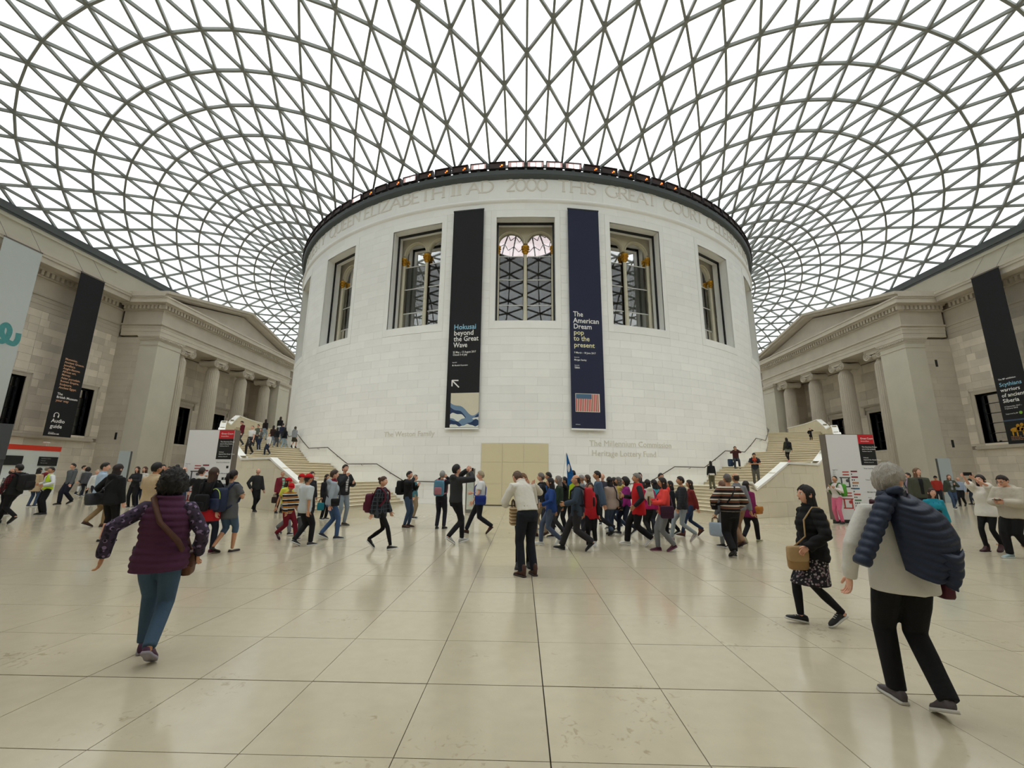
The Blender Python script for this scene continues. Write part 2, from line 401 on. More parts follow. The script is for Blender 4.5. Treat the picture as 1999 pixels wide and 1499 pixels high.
# metal rim above the stone
rim = MB(); pr = [(RC-.5, 19.95), (RD+.02, 19.95), (RD+.22, 20.02), (RD+.30, 20.12), (RD+.30, 20.40), (RD+.12, 20.43), (RD-.8, 20.43)]
rim.loft([[pol(r, a, z) for a in np.arange(-180, 180, 2)] for r, z in pr], cap=False); rim.build('rim_gutter', M_rim, drum)
MB().loft([[pol(22.05, a, z) for a in np.arange(-180, 180, 3)] for z in (20.3, 21.25)], cap=False).build('roof_upstand', M_rim, drum)

# closed doorway in the middle of the drum
door = struct('door_1')
M_door = mat('cream_door_panel', '#d6cba8', .5, var=.05)
for i, (a0, a1) in enumerate(((-6.05, -3.1), (-3.1, -.15), (-.15, 3.25))):
    for z0, z1 in ((.04, 1.15), (1.15, 2.3), (2.3, 3.32)):
        V, F, _ = block(a0, a1, z0, z1, RC-.02, RD+.05, 3, .004); MB().add(V, F).build('panel', M_door, door)
V, F, _ = block(-6.05, 3.25, 0, .04, RC, RD+.03, 6, 0); MB().add(V, F).build('threshold', M_dark, door)

# carved lettering: stroke capitals with serifs
GL = {}
def arc(cx, cy, rx, ry, a0, a1, n=10): return [(cx+rx*math.cos(R(a)), cy+ry*math.sin(R(a))) for a in np.linspace(a0, a1, n)]
def defgl():
    g = GL
    g['A'] = (.78, [[(.39, 1), (.03, 0)], [(.39, 1), (.75, 0)], [(.16, .36), (.62, .36)]], [(.03, 0), (.75, 0)])
    g['B'] = (.6, [[(.1, 0), (.1, 1)], [(.1, 1)]+arc(.28, .76, .24, .24, 90, -90)+[(.1, .52)], [(.1, .52)]+arc(.3, .26, .27, .26, 90, -90)+[(.1, 0)]], [(.1, 0), (.1, 1)])
    g['C'] = (.74, [arc(.44, .5, .4, .5, 50, 310, 18)], [])
    g['D'] = (.78, [[(.1, 0), (.1, 1)], [(.1, 1)]+arc(.3, .5, .43, .5, 90, -90, 14)+[(.1, 0)]], [(.1, 0), (.1, 1)])
    g['E'] = (.56, [[(.1, 0), (.1, 1)], [(.1, 1), (.5, 1)], [(.1, .52), (.42, .52)], [(.1, 0), (.52, 0)]], [(.1, 0), (.1, 1)])
    g['G'] = (.8, [arc(.44, .5, .4, .5, 50, 318, 18), [(.74, .18), (.74, .44)]], [(.74, .44)])
    g['H'] = (.8, [[(.1, 0), (.1, 1)], [(.7, 0), (.7, 1)], [(.1, .52), (.7, .52)]], [(.1, 0), (.1, 1), (.7, 0), (.7, 1)])
    g['I'] = (.22, [[(.11, 0), (.11, 1)]], [(.11, 0), (.11, 1)])
    g['J'] = (.34, [[(.22, 1), (.22, .1)]+arc(.08, .1, .14, .2, 0, -90, 5)], [(.22, 1)])
    g['L'] = (.54, [[(.1, 1), (.1, 0)], [(.1, 0), (.5, 0)]], [(.1, 0), (.1, 1)])
    g['M'] = (.92, [[(.12, 0), (.16, 1)], [(.16, 1), (.46, .1)], [(.46, .1), (.76, 1)], [(.76, 1), (.8, 0)]], [(.12, 0), (.8, 0)])
    g['N'] = (.8, [[(.1, 0), (.1, 1)], [(.1, 1), (.7, 0)], [(.7, 0), (.7, 1)]], [(.1, 0), (.7, 1)])
    g['O'] = (.86, [arc(.43, .5, .39, .5, 0, 360, 26)], [])
    g['Q'] = (.88, [arc(.43, .5, .39, .5, 0, 360, 26), [(.5, .06), (.9, -.2)]], [])
    g['R'] = (.66, [[(.1, 0), (.1, 1)], [(.1, 1)]+arc(.3, .75, .25, .25, 90, -90)+[(.1, .5)], [(.28, .5), (.64, 0)]], [(.1, 0), (.1, 1), (.64, 0)])
    g['S'] = (.52, [arc(.27, .75, .2, .25, 35, 270, 12)+arc(.27, .25, .21, .25, 90, -150, 12)], [])
    g['T'] = (.66, [[(.33, 0), (.33, 1)], [(.03, 1), (.63, 1)]], [(.33, 0)])
    g['U'] = (.76, [[(.1, 1), (.1, .3)]+arc(.38, .3, .28, .3, 180, 360, 10)+[(.66, 1)]], [(.1, 1), (.66, 1)])
    g['Y'] = (.7, [[(.35, 0), (.35, .46)], [(.35, .46), (.04, 1)], [(.35, .46), (.66, 1)]], [(.35, 0), (.04, 1), (.66, 1)])
    g['Z'] = (.66, [[(.08, 1), (.6, 1)], [(.6, 1), (.06, 0)], [(.06, 0), (.6, 0)]], [])
    g['0'] = (.7, [arc(.35, .5, .31, .5, 0, 360, 26)], [])
    g['2'] = (.6, [arc(.29, .74, .25, .26, 160, -20, 10)+[(.06, 0)], [(.06, 0), (.56, 0)]], [])
defgl()
M_carv0 = mat('carved_frieze_letters', '#dedacf', .6)  # darker than the wall stone, painting in the shading of carved strokes
def ribbon(mb, pts, w, r0, r1, place):
    pts = np.array(pts, float); T = np.gradient(pts, axis=0); T /= np.linalg.norm(T, axis=1)[:, None]+1e-9; N = np.stack([-T[:, 1], T[:, 0]], 1)
    L, Q = pts+N*w/2, pts-N*w/2; rings = []
    for l, q in zip(L, Q): rings.append([place(*l, r0), place(*l, r1), place(*q, r1), place(*q, r0)])
    mb.loft(rings)
def carve(word, a0, a1, z0, h, parent, w=.085):
    tot = sum(GL[c][0] for c in word); unit = R(a1-a0)*RD/tot; x = 0; sx = unit
    for c in word:
        m = MB(); adv, st, sf = GL[c]
        def place(px, py, r, x=x): return pol(r, a0+math.degrees((x+px*sx)/RD), z0+py*h)
        for s in st:
            q = [s[0]]
            for a, b in zip(s[:-1], s[1:]):
                if len(s) == 2: q += [tuple(np.array(a)+(np.array(b)-np.array(a))*t) for t in (.5, 1)]
                else: q.append(b)
            q = np.array(q); sc = np.array([1, 1]); ribbon(m, q, w/h, RD-.01, RD+.03, place)
        for sx_, sy_ in sf:
            ribbon(m, [(sx_-.09, sy_), (sx_, sy_), (sx_+.09, sy_)], .045/h, RD-.01, RD+.03, place)
        m.build('letter', M_carv0, parent); x += adv*sx
insc = struct('inscription', drum)
for wd_, a0, a1 in (('MAJESTY', -57, -42.8), ('QUEEN', -41.1, -30.9), ('ELIZABETH', -30.1, -13.2), ('II', -12.3, -10.3), ('AD', -9.45, -5.1), ('2000', -3.1, 3.5),
                    ('THIS', 5.1, 11.4), ('GREAT', 13.0, 22.5), ('COURT', 24.0, 33.6), ('CELEBRATING', 34.8, 56)):
    carve(wd_, a0, a1, 19.12, .8, insc)
def curved_text(s, a0, a1, z0, h, parent, name, mat_, r0=RD+.004, r1=RD+.014):
    V, F = text_geo(s, 1.0, 0.0, depth=.5); w = V[:, 0].max()
    a = a0+(a1-a0)*V[:, 0]/w; z = z0+V[:, 1]/.69*h; r = np.where(V[:, 2] > 0, r1, RD-.01)
    W_ = np.stack([r*np.sin(np.radians(a)), -r*np.cos(np.radians(a)), z], 1)
    return MB().add(W_, F).build(name, mat_, parent)
M_carv = mat('carved_limestone_letters', '#d6d1c4', .6)
for s, a0, a1, z, h in (('The Weston Family', -21.6, -13.1, 3.76, .3), ('The Millennium Commission', 9.1, 22.2, 3.25, .32), ('Heritage Lottery Fund', 9.4, 19.4, 2.70, .32)):
    curved_text(s, a0, a1, z, h, drum, 'donor_lettering', M_carv)

# windows of the drum (built once, copied round)
def make_window(k):
    w = struct('window_%d' % (k+1)); return w
def wcoord(x, d, z): return (x, -RD+d, z)          # local frame of the window at angle 0: d = depth behind the face
wparts = []
hw = RD*math.sin(R(OW)); hwf = RD*math.sin(R(FW))
def sag(x): return RD-math.sqrt(RD*RD-x*x)
sm = MB()
for x0, x1, z0, z1 in ((-hwf, -hw, FZ0, FZ1), (hw, hwf, FZ0, FZ1), (-hw, hw, FZ0, OZ0), (-hw, hw, OZ1, FZ1)):
    n = 6; xs = np.linspace(x0+(.012 if x0 == -hwf else 0), x1-(.012 if x1 == hwf else 0), n); za = z0+(.012 if z0 == FZ0 else 0); zb = z1-(.012 if z1 == FZ1 else 0)
    sm.loft([[wcoord(x, sag(x)-.012, za), wcoord(x, sag(x)-.012, zb), wcoord(x, sag(x)+.06, zb), wcoord(x, sag(x)+.06, za)] for x in xs])
wparts.append(('surround', sm, M_drum, 0))
rv = MB(); D1 = 1.15
for sx in (-1, 1): rv.box((min(sx*hw, sx*(hw+.05)), -RD+.05, OZ0), (max(sx*hw, sx*(hw+.05)), -RD+D1, OZ1))
rv.box((-hw, -RD+.05, OZ1), (hw, -RD+D1, OZ1+.05)); rv.box((-hw, -RD+.05, OZ0-.05), (hw, -RD+D1, OZ0))
wparts.append(('reveal', rv, M_drum, 0))
bf = MB()
for sx in (-1, 1): bf.box((min(sx*hw, sx*(hw-.10)), -RD+.62, OZ0), (max(sx*hw, sx*(hw-.10)), -RD+.72, OZ1))
bf.box((-hw, -RD+.62, OZ1-.14), (hw, -RD+.72, OZ1))
wparts.append(('outer_frame', bf, M_dark, 0))
# old arched opening behind
DA = 1.45; xo, xm = 1.72, .14; ra = (xo-xm)/2; zs_ = 16.28
ap = MB()
for z0, z1, x0, x1 in ((OZ0-.1, OZ1+.6, -2.3, -xo), (OZ0-.1, OZ1+.6, xo, 2.3)): ap.box((x0, -RD+DA, z0), (x1, -RD+DA+.3, z1))
for sx in (-1, 1):
    cx = sx*(xo+xm)/2; a = np.linspace(0, PI, 13)
    inner = [(cx+ra*math.cos(t), zs_+ra*math.sin(t)) for t in a]
    outer = [(cx+ra, OZ1+.6)]+[(cx+ra*math.cos(t), OZ1+.6) for t in a[1:-1]]+[(cx-ra, OZ1+.6)]
    V = []; F = []; n = 13
    for y in (-RD+DA, -RD+DA+.3): V += [(x, y, z) for x, z in inner]+[(x, y, z) for x, z in outer]
    for i in range(n-1): F += [(i, n+i, n+i+1, i+1), (2*n+i, 2*n+i+1, 3*n+i+1, 3*n+i), (i, i+1, 2*n+i+1, 2*n+i)]
    ap.add(V, F)
    rg = [(cx+(ra+.09)*math.cos(t), -RD+DA-.03, zs_+(ra+.09)*math.sin(t)) for t in a]
    ap.tube(rg, .05, 6)
ap.box((-xm, -RD+DA, zs_), (xm, -RD+DA+.3, OZ1+.6))
ap.box((-2.3, -RD+D1-.02, OZ0-.14), (2.3, -RD+DA+.3, OZ0-.02))
wparts.append(('arch_panel', ap, M_winframe, 0))
cs = MB()
for cx in (0, -xo-.05, xo+.05): cs.lathe([(.17, 10.5), (.17, 10.75), (.13, 10.8), (.12, 13), (.105, 15.55)], (cx, -RD+DA-.02, 0), 12)
wparts.append(('colonette', cs, M_winframe, 0))
gc = MB()
for cx, sc_ in ((0, 1.15), (-xo-.05, .9), (xo+.05, .9)):
    gc.lathe([(.10*sc_, 15.5), (.13*sc_, 15.56), (.12*sc_, 15.7), (.17*sc_, 15.85), (.22*sc_, 15.98), (.23*sc_, 16.04), (.1, 16.05)], (cx, -RD+DA-.05, 0), 12)
    for q in range(8):
        for zz, rr in ((15.7, .15), (15.88, .19)): gc.ball((cx+rr*sc_*math.cos(q*PI/4+zz), -RD+DA-.05+rr*sc_*math.sin(q*PI/4+zz), zz), .055*sc_, 6, 4)
wparts.append(('gilt_capital', gc, M_gold, 0))
gb = MB()
for z in (12.09, 13.81, 15.44):
    for sx in (-1, 1): gb.box((sx*(xo+xm)/2-ra, -RD+DA+.10, z-.025), (sx*(xo+xm)/2+ra, -RD+DA+.16, z+.025))
wparts.append(('glazing_bar', gb, M_white, 0))
pn = MB()
for sx in (-1, 1):
    cx = sx*(xo+xm)/2; zz = [OZ0, 12.09, 13.81, 15.44]
    for z0, z1 in zip(zz[:-1], zz[1:]): wparts.append(('pane', MB().add([wcoord(cx-ra, DA+.13, z0), wcoord(cx+ra, DA+.13, z0), wcoord(cx+ra, DA+.13, z1), wcoord(cx-ra, DA+.13, z1)], [(0, 1, 2, 3)]), M_winglass, 0))
    a = np.linspace(0, PI, 13); poly = [wcoord(cx-ra, DA+.13, 15.44), wcoord(cx+ra, DA+.13, 15.44)]+[wcoord(cx+ra*math.cos(t), DA+.13, zs_+ra*math.sin(t)) for t in a]
    wparts.append(('pane', MB().add(poly, [tuple(range(len(poly)))]), M_winglass, 0))
wproto = None; wmeshes = []
for k, w in enumerate(WIN):
    root = struct('window_%d' % (k+1)); root.rotation_euler = (0, 0, R(w))
    if k == 0:
        for nm, mb, m, _ in wparts: wmeshes.append(mb.build(nm, m, root))
    else:
        for o in wmeshes: c = o.copy(); COL.objects.link(c); c.parent = root
    if abs(w) in (18, 36):
        cu = MB(); s = -1 if w < 0 else 1; xs = np.linspace(.35, 1.75, 22)
        cu.loft([[(s*x, -RD+DA+.55+.07*math.sin(x*24), OZ0), (s*(x+.25*(1-x/1.75)), -RD+DA+.55+.07*math.sin(x*24), 16.9), (s*(x+.25*(1-x/1.75)), -RD+DA+.58+.07*math.sin(x*24), 16.9), (s*x, -RD+DA+.58+.07*math.sin(x*24), OZ0)] for x in xs])
        cu.build('blind', M_blind, root)
# inside of the drum: dark room, dome and its lantern
room = struct('wall_drum_inner')
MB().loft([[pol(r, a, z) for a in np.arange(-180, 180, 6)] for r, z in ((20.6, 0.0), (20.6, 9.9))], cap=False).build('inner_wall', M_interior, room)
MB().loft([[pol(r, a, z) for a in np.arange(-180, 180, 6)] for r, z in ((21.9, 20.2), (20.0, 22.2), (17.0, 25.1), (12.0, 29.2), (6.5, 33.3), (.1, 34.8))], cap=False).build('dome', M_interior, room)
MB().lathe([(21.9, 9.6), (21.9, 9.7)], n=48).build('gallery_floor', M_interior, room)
lan = MB(); nseg = 20
M_lan = mat('lantern_glass', '#e8dcdd', .5, emit=('#f1e2e2', .50)); M_rib = mat('lantern_rib', '#3a3234', .6)  # emission stands in for daylight coming through the lantern glass
lan.loft([[(r*math.cos(a), r*math.sin(a), z) for a in np.linspace(0, 2*PI, 40, endpoint=False)] for r, z in ((4.9, 29.4), (4.5, 30.3), (3.4, 31.6), (1.6, 32.5), (.3, 32.8))], cap=False)
lan.build('lantern', M_lan, room)
rb = MB()
for q in range(nseg):
    a = 2*PI*q/nseg; rb.tube([(r*math.cos(a)*.97, r*math.sin(a)*.97, z-.04) for r, z in ((4.9, 29.4), (4.5, 30.3), (3.4, 31.6), (1.6, 32.5), (.3, 32.8))], .085, 5)
    a2 = a+PI/nseg
    for r, z, r2, z2 in ((4.62, 30.0, 4.3, 30.5), (3.9, 31.0, 3.5, 31.45)):
        for d_ in (-1, 1): rb.tube([(r*.97*math.cos(a2), r*.97*math.sin(a2), z), (r2*.97*math.cos(a2+d_*PI/nseg), r2*.97*math.sin(a2+d_*PI/nseg), z2)], .05, 4)
rb.tube([(4.95*math.cos(a), 4.95*math.sin(a), 29.35) for a in np.linspace(0, 2*PI, 41)], .16, 5)
rb.build('lantern_ribs', M_rib, room)

# floodlights round the rim
M_lampbox = mat('dark_lamp_housing', '#2c2626', .5); M_lampface = mat('lamp_glass_off', '#3a2a28', .25)
M_on = mat('lamp_glass_white', '#fff0ee', .4, emit=('#ffe9ea', 2.2)); M_pink = mat('lamp_glass_dim', '#8a6a66', .4, emit=('#e8c4c0', .28)); M_amber = mat('lamp_glow_amber', '#ff7a30', .4, emit=('#ff6a28', 2.2))
BR = {-11: 1, -3: 1, -1: 1, 0: 1, 1: 1, 2: 1, -7: 1}; AMB = {-2, -4, -5, -6, -8, 3, 4, 5, 6, 7, 8, -10}
def lamp_parts(kind):
    h = MB(); h.box((-.53, -.14, 0), (.53, .10, .05)); h.box((-.53, -.14, .43), (.53, .10, .48)); h.box((-.53, -.14, .05), (-.49, .10, .43)); h.box((.49, -.14, .05), (.53, .10, .43)); h.box((-.49, .06, .05), (.49, .10, .43))
    f = MB(); f.box((-.49, -.08, .05), (.49, -.06, .43)); b = MB(); b.box((-.10, -.04, -.18), (.10, .06, .0))
    out = [('housing', h, M_lampbox), ('lens', f, M_pink if kind == 'on' else M_lampface), ('bracket', b, M_rim)]
    if kind == 'on':
        g = MB(); g.box((-.30, -.10, .12), (-.02, -.082, .36)); out.append(('bulb', g, M_on)); g = MB(); g.box((.06, -.10, .10), (.36, -.082, .38)); out.append(('bulb', g, M_on))
    if kind == 'amber':
        g = MB(); g.ball((.30, -.085, .25), (.06, .02, .06), 8, 5); out.append(('bulb', g, M_amber)); g = MB(); g.ball((.20, -.085, .16), (.035, .02, .035), 8, 5); out.append(('bulb', g, M_amber))
    return out
lcache = {}
ORD = ['first', 'second', 'third', 'fourth', 'fifth', 'sixth', 'seventh', 'eighth', 'ninth', 'tenth', 'eleventh', 'twelfth', 'thirteenth', 'fourteenth', 'fifteenth', 'sixteenth', 'seventeenth', 'eighteenth', 'nineteenth', 'twentieth', 'twenty-first', 'twenty-second']
LLAB = {'on': 'glowing white floodlight', 'amber': 'amber-glowing dark floodlight', 'off': 'unlit dark floodlight'}
for k in range(-22, 22):
    kind = 'on' if k in BR else 'amber' if k in AMB else 'off'; a = (k+.5)*3.0
    t = thing('floodlight', '%s on the rim, %s to the %s of its middle' % (LLAB[kind], ORD[k if k >= 0 else -k-1], 'right' if k >= 0 else 'left'), 'floodlight', pol(RD+.22, a, 20.52), R(a), 'floodlights along the rim of the round building')
    if kind not in lcache: lcache[kind] = [mb.build(n, m, t) for n, mb, m in lamp_parts(kind)]
    else:
        for o in lcache[kind]: c = o.copy(); COL.objects.link(c); c.parent = t

# ================================================================== side walls and porticos
def rects_minus(y0, y1, z0, z1, holes):
    ys = sorted(set([y0, y1]+[v for h in holes for v in h[:2] if y0 < v < y1])); zz = sorted(set([z0, z1]+[v for h in holes for v in h[2:] if z0 < v < z1]))
    for a, b in zip(ys[:-1], ys[1:]):
        for c, d in zip(zz[:-1], zz[1:]):
            if not any(h[0] <= (a+b)/2 <= h[1] and h[2] <= (c+d)/2 <= h[3] for h in holes): yield a, b, c, d
def sx_box(mb, s, x0, x1, y0, y1, z0, z1, mi=0):
    a, b = sorted((s*x0, s*x1)); mb.box((a, y0, z0), (b, y1, z1), mi)
def ashlar(s, xf, y0, y1, z0, z1, holes, rh=.56, bl=1.45, th=.06, seed=0):
    out = []; r_ = random.Random(seed); nr = max(1, round((z1-z0)/rh)); rh = (z1-z0)/nr
    for i in range(nr):
        za, zb = z0+i*rh, z0+(i+1)*rh; y = y0-(bl*r_.uniform(.2, .8))
        while y < y1:
            l = bl*r_.uniform(.7, 1.25)
            for a, b, c, d in rects_minus(max(y, y0), min(y+l, y1), za, zb, holes):
                if b-a < .04: continue
                e = r_.uniform(-.004, .004); g = .005; m = MB(); sx_box(m, s, xf+e, xf+th+.02, a+g, b-g, c+g, d-g); out.append((m.V[0], m.F, 0))
            y += l
    return out
nwin = 8
def glazed(s, xf, y0, y1, z0, z1, nv, nh, idx_, dep=.55):
    """dark steel window set back in the wall; vertical and horizontal glazing bars"""
    w = struct('window_%d' % idx_); f = MB(); t = .11
    for a, b, c, d in ((y0, y0+t, z0, z1), (y1-t, y1, z0, z1), (y0, y1, z0, z0+t), (y0, y1, z1-t, z1)): sx_box(f, s, xf+dep-.08, xf+dep+.06, a, b, c, d)
    f.build('window_frame', M_dark, w)
    for k in range(1, nv):
        m = MB(); y = y0+(y1-y0)*k/nv; sx_box(m, s, xf+dep-.03, xf+dep+.03, y-.025, y+.025, z0+t, z1-t); m.build('glazing_bar', M_dark, w)
    for k in range(1, nh):
        m = MB(); z = z0+(z1-z0)*k/nh; sx_box(m, s, xf+dep-.03, xf+dep+.03, y0+t, y1-t, z-.025, z+.025); m.build('glazing_bar', M_dark, w)
    for i in range(nv):
        for k in range(nh):
            m = MB(); ya, yb = y0+(y1-y0)*i/nv, y0+(y1-y0)*(i+1)/nv; za, zb = z0+(z1-z0)*k/nh, z0+(z1-z0)*(k+1)/nh; x = s*(xf+dep)
            m.add([(x, ya, za), (x, yb, za), (x, yb, zb), (x, ya, zb)], [(0, 1, 2, 3)]); m.build('pane', M_winglass, w)
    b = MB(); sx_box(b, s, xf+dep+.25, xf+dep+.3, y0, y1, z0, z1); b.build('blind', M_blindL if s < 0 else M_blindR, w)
    rv = MB()
    for a, b_, c, d in ((y0-.03, y0, z0, z1), (y1, y1+.03, z0, z1), (y0, y1, z0-.03, z0), (y0, y1, z1, z1+.03)): sx_box(rv, s, xf+.02, xf+dep+.3, a, b_, c, d)
    rv.build('reveal', M_wall2, w)
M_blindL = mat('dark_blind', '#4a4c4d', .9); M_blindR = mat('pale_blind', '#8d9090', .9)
def surround(parent, s, xf, y0, y1, z0, z1, w=.34, hood=False):
    m = MB()
    for a, b, c, d in ((y0-w, y0, z0, z1+w), (y1, y1+w, z0, z1+w), (y0, y1, z1, z1+w)): sx_box(m, s, xf-.05, xf+.1, a, b, c, d)
    for a, b, c, d in ((y0-w, y0-w+.09, z0, z1+w), (y1+w-.09, y1+w, z0, z1+w), (y0-w, y1+w, z1+w-.09, z1+w)): sx_box(m, s, xf-.09, xf, a, b, c, d)
    m.build('window_surround', M_wall2, parent)
    if hood:
        h = MB(); sx_box(h, s, xf-.38, xf, y0-w-.35, y1+w+.35, z1+w+.42, z1+w+.52); sx_box(h, s, xf-.30, xf, y0-w-.3, y1+w+.3, z1+w+.32, z1+w+.42); sx_box(h, s, xf-.14, xf, y0-w-.15, y1+w+.15, z1+w, z1+w+.32)
        for yy in (y0-w-.14, y1+w+.02): sx_box(h, s, xf-.22, xf, yy, yy+.16, z1+w-.45, z1+w+.32)
        h.build('hood', M_wall2, parent)

XW, ZC = 36.6, 17.32     # wall face, cornice top
PY0, PY1 = -10.45, 11.3  # portico block
XB, XA = 34.2, 32.6      # block face behind, anta / entablature face
YC = .4
def side(s, name):
    global nwin
    wl = struct('wall_'+name)
    holes = [(-14.1, -11.55, 4.45, 8.35), (-19.25, -16.7, 4.45, 8.35), (-24.4, -21.85, 4.45, 8.35)]
    bay = [(-2.8, -.75, 4.5, 8.4), (2.8, 4.85, 4.5, 8.4), (8.2, 10.25, 4.5, 8.4)]
    core = MB()
    for a, b, c, d in rects_minus(-51.2, 46.1, 0, 19.6, holes+bay): sx_box(core, s, XW+.02, XW+1.0, a, b, c, d)
    core.build('wall_core', M_walljoint, wl)
    P = ashlar(s, XW-.04, -25, PY0, .5, 4.0, holes, .58, 1.5, seed=1)+ashlar(s, XW-.04, -25, PY0, 4.28, 13.45, holes, .57, 1.5, seed=2)
    P += ashlar(s, XW-.04, PY0, PY1, 4.28, 13.6, bay, .9, 2.2, seed=3)+ashlar(s, XW-.04, PY0, PY1, 0, 4.28, [], .9, 2.2, seed=3)
    pieces(wl, 'stone', P, [M_wall])
    pl = MB()
    for (za, zb, pr) in ((0, .38, .14), (.38, .5, .08)): sx_box(pl, s, XW-pr, XW+.1, -51, PY0, za, zb)
    pl.build('plinth', M_wall2, wl)
    lg = MB(); sx_box(lg, s, XW-.22, XW+.1, -51, -10.9, 4.02, 4.2); sx_box(lg, s, XW-.12, XW+.1, -51, -10.9, 4.2, 4.28); sx_box(lg, s, XW-.16, XW+.1, -51, -10.95, 3.96, 4.02)
    lg.build('sill_ledge', M_wall2, wl)
    for k, h in enumerate(holes): surround(wl, s, XW-.04, *h); glazed(s, XW-.04, *h, 2, 5, nwin, .5); nwin += 1
    for h in bay: surround(wl, s, XW-.04, *h, w=.3, hood=True); glazed(s, XW-.04, *h, 2, 4, nwin, .6); nwin += 1
    # entablature along the wall
    ar = MB()
    for k, (za, zb) in enumerate(((13.45, 13.85), (13.85, 14.2), (14.2, 14.5))): sx_box(ar, s, XW-.06-.03*k, XW+.1, -51, PY0, za, zb)
    sx_box(ar, s, XW-.2, XW+.1, -51, PY0, 14.5, 14.62); ar.build('architrave', M_wall2, wl)
    fr = MB(); sx_box(fr, s, XW-.06, XW+.1, -51, PY0, 14.62, 15.9); fr.build('frieze', M_wall2, wl)
    dn = MB(); sx_box(dn, s, XW-.22, XW+.1, -51, PY0, 15.9, 16.0)
    for y in np.arange(-26, PY0-1, .36): sx_box(dn, s, XW-.44, XW, y, y+.20, 16.0, 16.36)
    dn.build('dentils', M_wall2, wl, kind='stuff')
    cn = MB(); XE = 35.1
    for za, zb, x in ((16.0, 16.36, XW-.2), (16.36, 16.48, XW-.5), (16.48, 16.9, XE+.12), (16.9, 17.1, XE+.04), (17.1, ZC, XE)): sx_box(cn, s, x, XW+.1, -51, PY0-.96, za, zb)
    cn.build('cornice', M_wall2, wl)
    pp = MB(); sx_box(pp, s, XW-.25, XW+.1, -51, 46, ZC, 19.35); sx_box(pp, s, XW-.38, XW+.1, -51, PY0-1.6, 18.95, 19.1); pp.build('parapet', M_clean, wl)
    gt = MB(); sx_box(gt, s, XW-.42, XW+.5, -51, 46, 19.45, 19.98); sx_box(gt, s, XW-.3, XW+.4, -51, 46, 19.3, 19.46); gt.build('gutter', M_gutter, wl)
    # ---- portico
    po = thing('portico', 'weathered stone portico with fluted columns and pediment beside the %s' % ('black audio guide banner' if s < 0 else 'black banner with a gold picture'), 'portico', (s*XA, YC, 0))
    po_inv = Matrix.Translation((-s*XA, -YC, 0))
    def add(mb, nm, m, smooth=False, parent=po, kind=None):
        o = mb.build(nm, m, parent, smooth, kind); o.matrix_parent_inverse = po_inv if parent is po else Matrix.Identity(4); return o
    # block ends
    for ya, yb, sg in ((PY0, PY0+2.35, -1), (PY1-2.35, PY1, 1)):
        hold = bpy.data.objects.new('pavilion_pier', None); COL.objects.link(hold); hold.parent = po; hold.matrix_parent_inverse = po_inv
        Q = []
        for i in range(24):
            za, zb = i*.56+.0, (i+1)*.56
            n = 2 if i % 2 else 1; ed = [XA+.12, (XA+XW)/2+(.3 if i % 4 else -.2), XW] if n == 2 else [XA+.12, XW]
            for x0, x1 in zip(ed[:-1], ed[1:]):
                m = MB(); sx_box(m, s, x0+.004, x1-.004, ya, yb, za+.004, zb-.004); Q.append((m.V[0], m.F, 0))
        pieces(hold, 'stone', Q, [M_wall2])
        an = MB(); y0_, y1_ = (ya-.2, yb+.06) if sg < 0 else (ya-.06, yb+.2)
        sx_box(an, s, XA, XA+1.62, y0_, y1_, .45, 13.05)
        for e, za, zb in ((.14, 0, .3), (.08, .3, .45)): sx_box(an, s, XA-e, XA+1.62+e, y0_-e, y1_+e, za, zb)
        add(an, 'anta', M_clean)
        ac = MB()
        for e, za, zb in ((.04, 12.62, 12.7), (.05, 13.05, 13.16), (.10, 13.16, 13.3), (.16, 13.3, 13.42), (.20, 13.42, 13.6)): sx_box(ac, s, XA-e, XA+1.62+e, y0_-e, y1_+e, za, zb)
        for y in np.arange(y0_-.05, y1_+.05, .17): ac.ball((s*(XA-.15), y, 13.25), (.05, .06, .08), 6, 4)
        add(ac, 'anta_capital', M_wall2)
    # columns
    cy = [-6.8, -2.0, 2.8, 7.6]; xc = 33.72; proto = None
    for k, y in enumerate(cy):
        c = bpy.data.objects.new('column', None); COL.objects.link(c); c.parent = po; c.location = (s*(xc-XA), y-YC, 0)
        if proto is None:
            sh = MB(); rings = []; nf_ = 24; an_ = np.linspace(0, 2*PI, nf_*4, endpoint=False)
            for z, r in ((.62, .80), (.8, .74), (4, .735), (8, .70), (12.2, .63), (12.75, .62)):
                rings.append([((r*(1-.055*max(0, math.sin(q*nf_))**.8 if .7 < z < 12.5 else r))*math.cos(q), (r*(1-.055*max(0, math.sin(q*nf_))**.8 if .7 < z < 12.5 else r))*math.sin(q), z) for q in an_])
            sh.loft(rings); a = sh.build('shaft', M_wall2, c)
            bs = MB(); bs.box((-.98, -.98, 0), (.98, .98, .22)); bs.lathe([(.95, .22), (1.0, .3), (.95, .4), (.84, .44), (.84, .5), (.9, .53), (.92, .58), (.82, .64)], n=28); b = bs.build('base', M_wall2, c)
            cp = MB(); cp.lathe([(.62, 12.72), (.66, 12.78), (.74, 12.95), (.78, 13.05)], n=28)
            for sy in (-1, 1):
                cp.loft([[(x, sy*.70+r*math.cos(q), 13.02+r*math.sin(q)) for q in np.linspace(0, 2*PI, 16, endpoint=False)] for x, r in ((-.80, .40), (-.6, .36), (0, .27), (.6, .36), (.80, .40))])
                for fx in (-1, 1):
                    tt = np.linspace(0, 4.6*PI, 46); rr = .40*(1-tt/(4.9*PI))
                    cp.tube([(fx*.83, sy*.70+sy*r*math.sin(t), 13.02+r*math.cos(t)) for t, r in zip(tt, rr)], .045, 5)
                    cp.ball((fx*.83, sy*.70, 13.02), .07, 8, 5)
            for fx in (-1, 1): cp.box((fx*.78-.05, -.72, 13.15), (fx*.78+.05, .72, 13.42))
